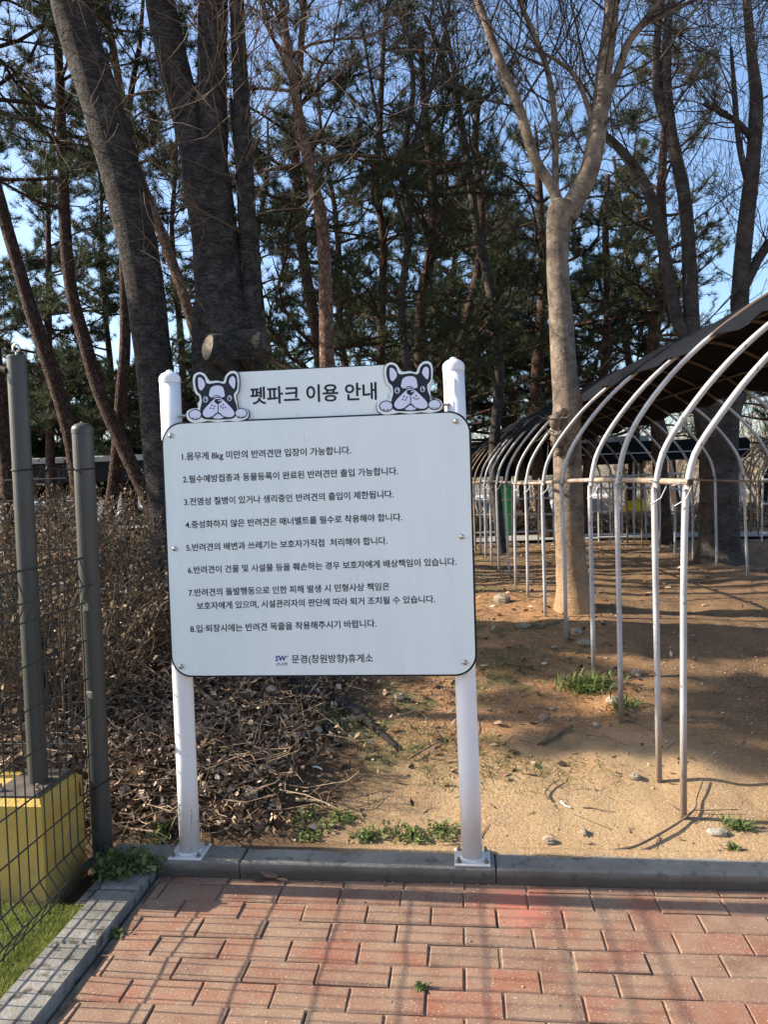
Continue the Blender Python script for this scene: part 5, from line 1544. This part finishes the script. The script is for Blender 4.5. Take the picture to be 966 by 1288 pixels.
x, y = scatter(n, -1.2, 3.2, 2.675, 7.5, lambda x, y: sm(-1.3, -0.2, x) * (0.12 + 0.88 * sm(6.5, 3.0, y)) * (0.25 + 0.75 * sm(0.42, 0.6, 0.5 + vnoise(x, y, 0.5))))
r_ = 0.0022 + 0.007 * rl.random(len(x)) ** 4
oct_ = np.array([[1, 0, 0], [0, 1, 0], [-1, 0, 0], [0, -1, 0], [0, 0, 0.75], [0, 0, -0.6]], float)
C = np.stack([x, y, gz(x, y) + r_ * 0.3], 1)
V = C[:, None, :] + (oct_[None] * (1 + rl.normal(0, 0.22, (len(x), 6, 1)))) * r_[:, None, None]
g = MB()
fo = [(0, 1, 4), (1, 2, 4), (2, 3, 4), (3, 0, 4), (1, 0, 5), (2, 1, 5), (3, 2, 5), (0, 3, 5)]
g.v.append(V.reshape(-1, 3)); g.f = [tuple(i * 6 + q for q in t) for i in range(len(x)) for t in fo]; g.n = len(x) * 6
struct(g.build('pebbles', M['pebble']), 'stuff')
# grit on the paving and in the kerb corner
x, y = scatter(1500, -1.1, 1.6, 1.6, 2.545, lambda x, y: 0.06 + 0.94 * sm(2.42, 2.54, y))
r_ = 0.0012 + 0.0035 * rl.random(len(x)) ** 3
C = np.stack([x, y, r_ * 0.4 + 0.001], 1)
V = C[:, None, :] + (oct_[None] * (1 + rl.normal(0, 0.22, (len(x), 6, 1)))) * r_[:, None, None]
g = MB(); g.v.append(V.reshape(-1, 3)); g.f = [tuple(i * 6 + q for q in t) for i in range(len(x)) for t in fo]; g.n = len(x) * 6
struct(g.build('paving_grit', M['pebble']), 'stuff')

# ------------------------------------------------------------------ single small things on the ground
def gpt(px, py, it=6):
    yy = np.arange(2.675, 14, 0.012)
    d = cr * ((px - CX) / FPX) - cu * ((py - CY) / FPX) + fwd
    Q = CAMP + d[None] * (yy / d[1])[:, None]
    below = np.nonzero(Q[:, 2] <= gz(Q[:, 0], Q[:, 1]))[0]
    p = Q[below[0]] if len(below) else Q[-1]
    return np.array([p[0], p[1], float(gz(p[0], p[1]))])
rs = np.random.default_rng(500)
STONES = [(692, 1060, 9, 'stone', 'rounded stone on the sand behind the right white post'), (735, 1049, 9, 'stone', 'flat dark stone on the sand, right of the right white post'), (903, 1050, 11, 'stone_w', 'pale stone on the sand near the dark stick'),
          (774, 884, 12, 'stone_w', 'pale stone beside the green grass tuft'), (735, 812, 11, 'stone', 'grey stone left of the second row of pipe legs'), (683, 905, 7, 'stone_w', 'small white stone right of the board'), (750, 913, 6, 'stone_w', 'small pale stone below the grass tuft'),
          (801, 850, 12, 'stone', 'brown clod between the pipe legs'), (725, 797, 11, 'stone_w', 'pale tan stone in front of the tan tree'), (632, 757, 15, 'stone', 'broad orange clod right of the board'), (772, 865, 7, 'stone_w', 'white chip above the grass tuft'), (800, 980, 9, 'stone', 'brown stone in front of the near pipe legs'), (502, 880, 13, 'stone', 'reddish brown stone in the shade under the board'), (660, 790, 9, 'stone', 'small rough stone left of the tan tree foot')]
for (a, b, r_, mt, lab) in STONES:
    p = gpt(a, b); R_ = 0.8 * r_ / FPX * depth(p)
    g = MB(); blob(g, (p[0], p[1], p[2] + R_ * 0.25), R_, rs, 9, 0.6)
    tag(g.build('stone', M[mt]), lab, 'stone', 'loose stones on the ground')
# broken pale chip by the left post
p = gpt(315, 1010); g = MB(); blob(g, (p[0], p[1], p[2] + 0.022), 0.027, rs, 8, 1.1)
tag(g.build('stone', M['stone_w']), 'pale upright rock chip right of the left white post', 'stone', 'loose stones on the ground')

def stick(pts, r0, label, lift=0.012, name='stick', material='stick', twigs=()):
    g = MB(); q = []
    for a, b in pts:
        p = gpt(a, b); q.append(p + (0, 0, lift))
    A = spline(q, 5); g.tube(A, np.linspace(r0, r0 * 0.5, len(A)), 7, rough=0.12, rng=rs)
    for tpts in twigs:
        q = [gpt(a, b) + (0, 0, lift) for a, b in tpts]
        A = spline(q, 3); g.tube(A, np.linspace(r0 * 0.55, r0 * 0.25, len(A)), 5)
    return tag(g.build(name, M[material], smooth=True), label, 'stick', 'fallen sticks on the ground')
stick([(771, 1076), (800, 1070), (834, 1053), (862, 1036), (875, 1023), (877, 1008), (886, 985)], 0.0058, 'long curved dark stick at the foot of the nearest pipe leg', 0.016, twigs=([(872, 1026), (895, 1026), (930, 1025)], [(862, 1034), (850, 1022), (838, 1013)]))
stick([(684, 938), (700, 928), (721, 917)], 0.010, 'short thick dark stick on the sand right of the board')
stick([(690, 1010), (686, 1002), (692, 992), (704, 984)], 0.004, 'small curled twig on the sand')
stick([(631, 836), (660, 841), (686, 848)], 0.006, 'thin dark stick left of the grass tuft')
stick([(678, 792), (700, 784), (716, 780)], 0.010, 'dark stick lying in front of the tan tree foot')
stick([(515, 958), (538, 946), (560, 932)], 0.005, 'thin dark stick under the right half of the board')
stick([(250, 880), (275, 905), (300, 935), (330, 965)], 0.009, 'long dark branch lying in the leaf litter behind the left white post', 0.05)
stick([(300, 900), (340, 895), (385, 886), (430, 880)], 0.011, 'dark branch lying across the tree roots under the board', 0.03)
stick([(372, 1010), (392, 1011), (408, 1014)], 0.009, 'stubby pale stick above the green weeds', 0.01, material='straw')
stick([(140, 842), (170, 853), (205, 880), (220, 888)], 0.008, 'dark branch in the dry leaves right of the short grey post', 0.10)
stick([(393, 968), (400, 970), (406, 973)], 0.005, 'short white stick in the grass under the board', 0.01, material='white_paint')
stick([(706, 1012), (712, 1016), (719, 1018)], 0.0048, 'small white stick on the sand right of the right white post', 0.006, material='white_paint')

# weeds
def leafy(px, py, rx, ry, h_, n, size, label, z=None):
    p = gpt(px, py) if z is None else np.append(atz(px, py, z)[:2], z)
    kk = max(3, n // 45)
    cc = np.stack([p[0] + rx * rs.uniform(-1, 1, kk), p[1] + ry * rs.uniform(-1, 1, kk)], 1)
    pick = rs.integers(0, kk, n)
    c = cc[pick] + rs.normal(0, 0.022, (n, 2))
    zb = np.maximum(gz(c[:, 0], c[:, 1]), p[2] - 0.02) if z is None else np.full(n, z)
    C = np.column_stack([c, zb + 0.004 + h_ * rs.random(n) ** 1.4 * (0.5 + 0.5 * (pick % 3) / 2)])
    V = leaf_cards(C, rs, size, 0.62, flat=0.35, curl=0.4)
    g = MB()
    root = thing('weed', label, 'weed', tuple(p), 'green weeds on the ground')
    for a, b in cc:
        for _ in range(4):
            q = np.array([a, b, float(gz(a, b)) if z is None else z]); e_ = q + np.array([rs.normal(0, 0.03), rs.normal(0, 0.03), h_ * (0.5 + 0.5 * rs.random())])
            g.tube([q - (0, 0, 0.005), (q + e_) / 2 + rs.normal(0, 0.004, 3), e_], [0.0016, 0.0012, 0.0008], 4, cap=False)
    g.build('stems', M['weed'], root)
    quads_shared('leaves', V, M['weed'], root)
    return root
def weed(px, py, rad, n, ln, w, label, cat='weed', z=None, mt='weed', upr=0.6):
    p = gpt(px, py) if z is None else np.append(atz(px, py, z)[:2], z)
    c = np.stack([p[0] + rad * rs.normal(0, 0.5, n), p[1] + rad * 0.6 * rs.normal(0, 0.5, n)], 1)
    zz_ = gz(c[:, 0], c[:, 1]) if z is None else np.full(n, z)
    base = np.column_stack([c, np.maximum(zz_, p[2] - 0.02)])
    out = unit(np.column_stack([rs.normal(0, 1, (n, 2)), np.abs(rs.normal(upr, 0.35, n))]))
    L_ = (ln * (0.5 + 0.8 * rs.random(n)))[:, None]
    s = unit(np.cross(out, (0, 0, 1.0))) * w
    m_ = base + out * L_ * 0.55 + np.array([0, 0, 1]) * L_ * 0.10
    t_ = base + out * L_ - np.array([0, 0, 1]) * L_ * 0.08
    V = np.stack([base + s * 0.3, m_ + s, t_ + s * 0.1, base - s * 0.3, m_ - s, t_ - s * 0.1], 1)
    root = quads_shared('weed', V - p, M[mt])
    root.location = p
    return tag(root, label, cat, 'green weeds on the ground')
def loose_grass(*a, **k):
    o = weed(*a, **k)
    for q in ('label', 'category', 'group'): del o[q]
    o.name = 'sparse_grass'
    return struct(o, 'stuff')
leafy(405, 1035, 0.11, 0.045, 0.030, 260, 0.017, 'green weed patch behind the kerb, left of the middle of the board')
leafy(485, 1054, 0.15, 0.032, 0.030, 360, 0.017, 'green weed patch behind the kerb, under the middle of the board')
leafy(378, 1054, 0.06, 0.02, 0.025, 110, 0.016, 'small green weed patch close to the kerb, left of the others')
leafy(548, 1052, 0.09, 0.03, 0.030, 280, 0.018, 'green weed patch behind the kerb, left of the right white post')
weed(740, 866, 0.14, 420, 0.085, 0.0045, 'dark green grass tuft between the third and fourth pipe legs', upr=0.9)
weed(788, 890, 0.09, 120, 0.06, 0.004, 'small grass tuft at the foot of the third pipe leg', upr=0.9)
weed(928, 1043, 0.05, 110, 0.05, 0.003, 'small grass tuft on the sand near the right edge', upr=0.7)
weed(923, 1071, 0.025, 50, 0.03, 0.003, 'tiny grass tuft just behind the kerb near the right edge', upr=0.8)
leafy(205, 1052, 0.05, 0.02, 0.05, 160, 0.020, 'pale green weed behind the left white post foot')
leafy(158, 1096, 0.085, 0.045, 0.085, 620, 0.022, 'leafy dark green weed growing in the corner below the short grey post', z=0.03)
leafy(185, 1092, 0.04, 0.035, 0.075, 320, 0.022, 'leafy dark green weed hanging over the kerb corner, left of the left base plate', z=0.03)
weed(146, 1175, 0.022, 50, 0.022, 0.004, 'tiny weed between the pavers near the edging', z=0.002, upr=0.4)
weed(530, 1244, 0.013, 34, 0.024, 0.0045, 'tiny weed sprouting between the pavers in the foreground', z=0.002, upr=0.4)
loose_grass(390, 900, 0.30, 260, 0.05, 0.003, 'thin green grass on the shaded ground under the board', upr=0.6)
loose_grass(662, 790, 0.18, 150, 0.05, 0.003, 'thin grass on the orange soil left of the tan tree', upr=0.7)
loose_grass(330, 1000, 0.08, 90, 0.04, 0.004, 'thin green weed beside the pale rock chip', upr=0.7)
# dry leaves in the kerb corner
def dry_leaf(px, py, z, size, label):
    p = atz(px, py, z)
    V = leaf_cards(np.array([p + (0, 0, 0.006)]), rs, size * 0.7, 0.55, flat=0.9, curl=0.55)
    o = quads_shared('dry_leaf', V - p, M['dry_leaf']); o.location = p
    tag(o, label, 'leaf', 'dry leaves on the paving')
for a, b, s, lab in ((322, 1107, 0.06, 'curled dry leaf on the paving against the kerb, leftmost of the row'), (338, 1105, 0.07, 'larger curled dry leaf against the kerb, below the left half of the board'), (355, 1109, 0.05, 'pale dry leaf against the kerb, right of the larger curled one'), (398, 1110, 0.04, 'small dry leaf against the kerb, below the middle of the board'), (478, 1111, 0.04, 'small dark dry leaf against the kerb, left of the right base plate'), (206, 1108, 0.05, 'curled dry leaf at the corner below the left base plate'), (942, 1117, 0.035, 'pale dry leaf against the kerb near the right edge')):
    dry_leaf(a, b, 0.004, s, lab)
print('tufts', sum(PINES))
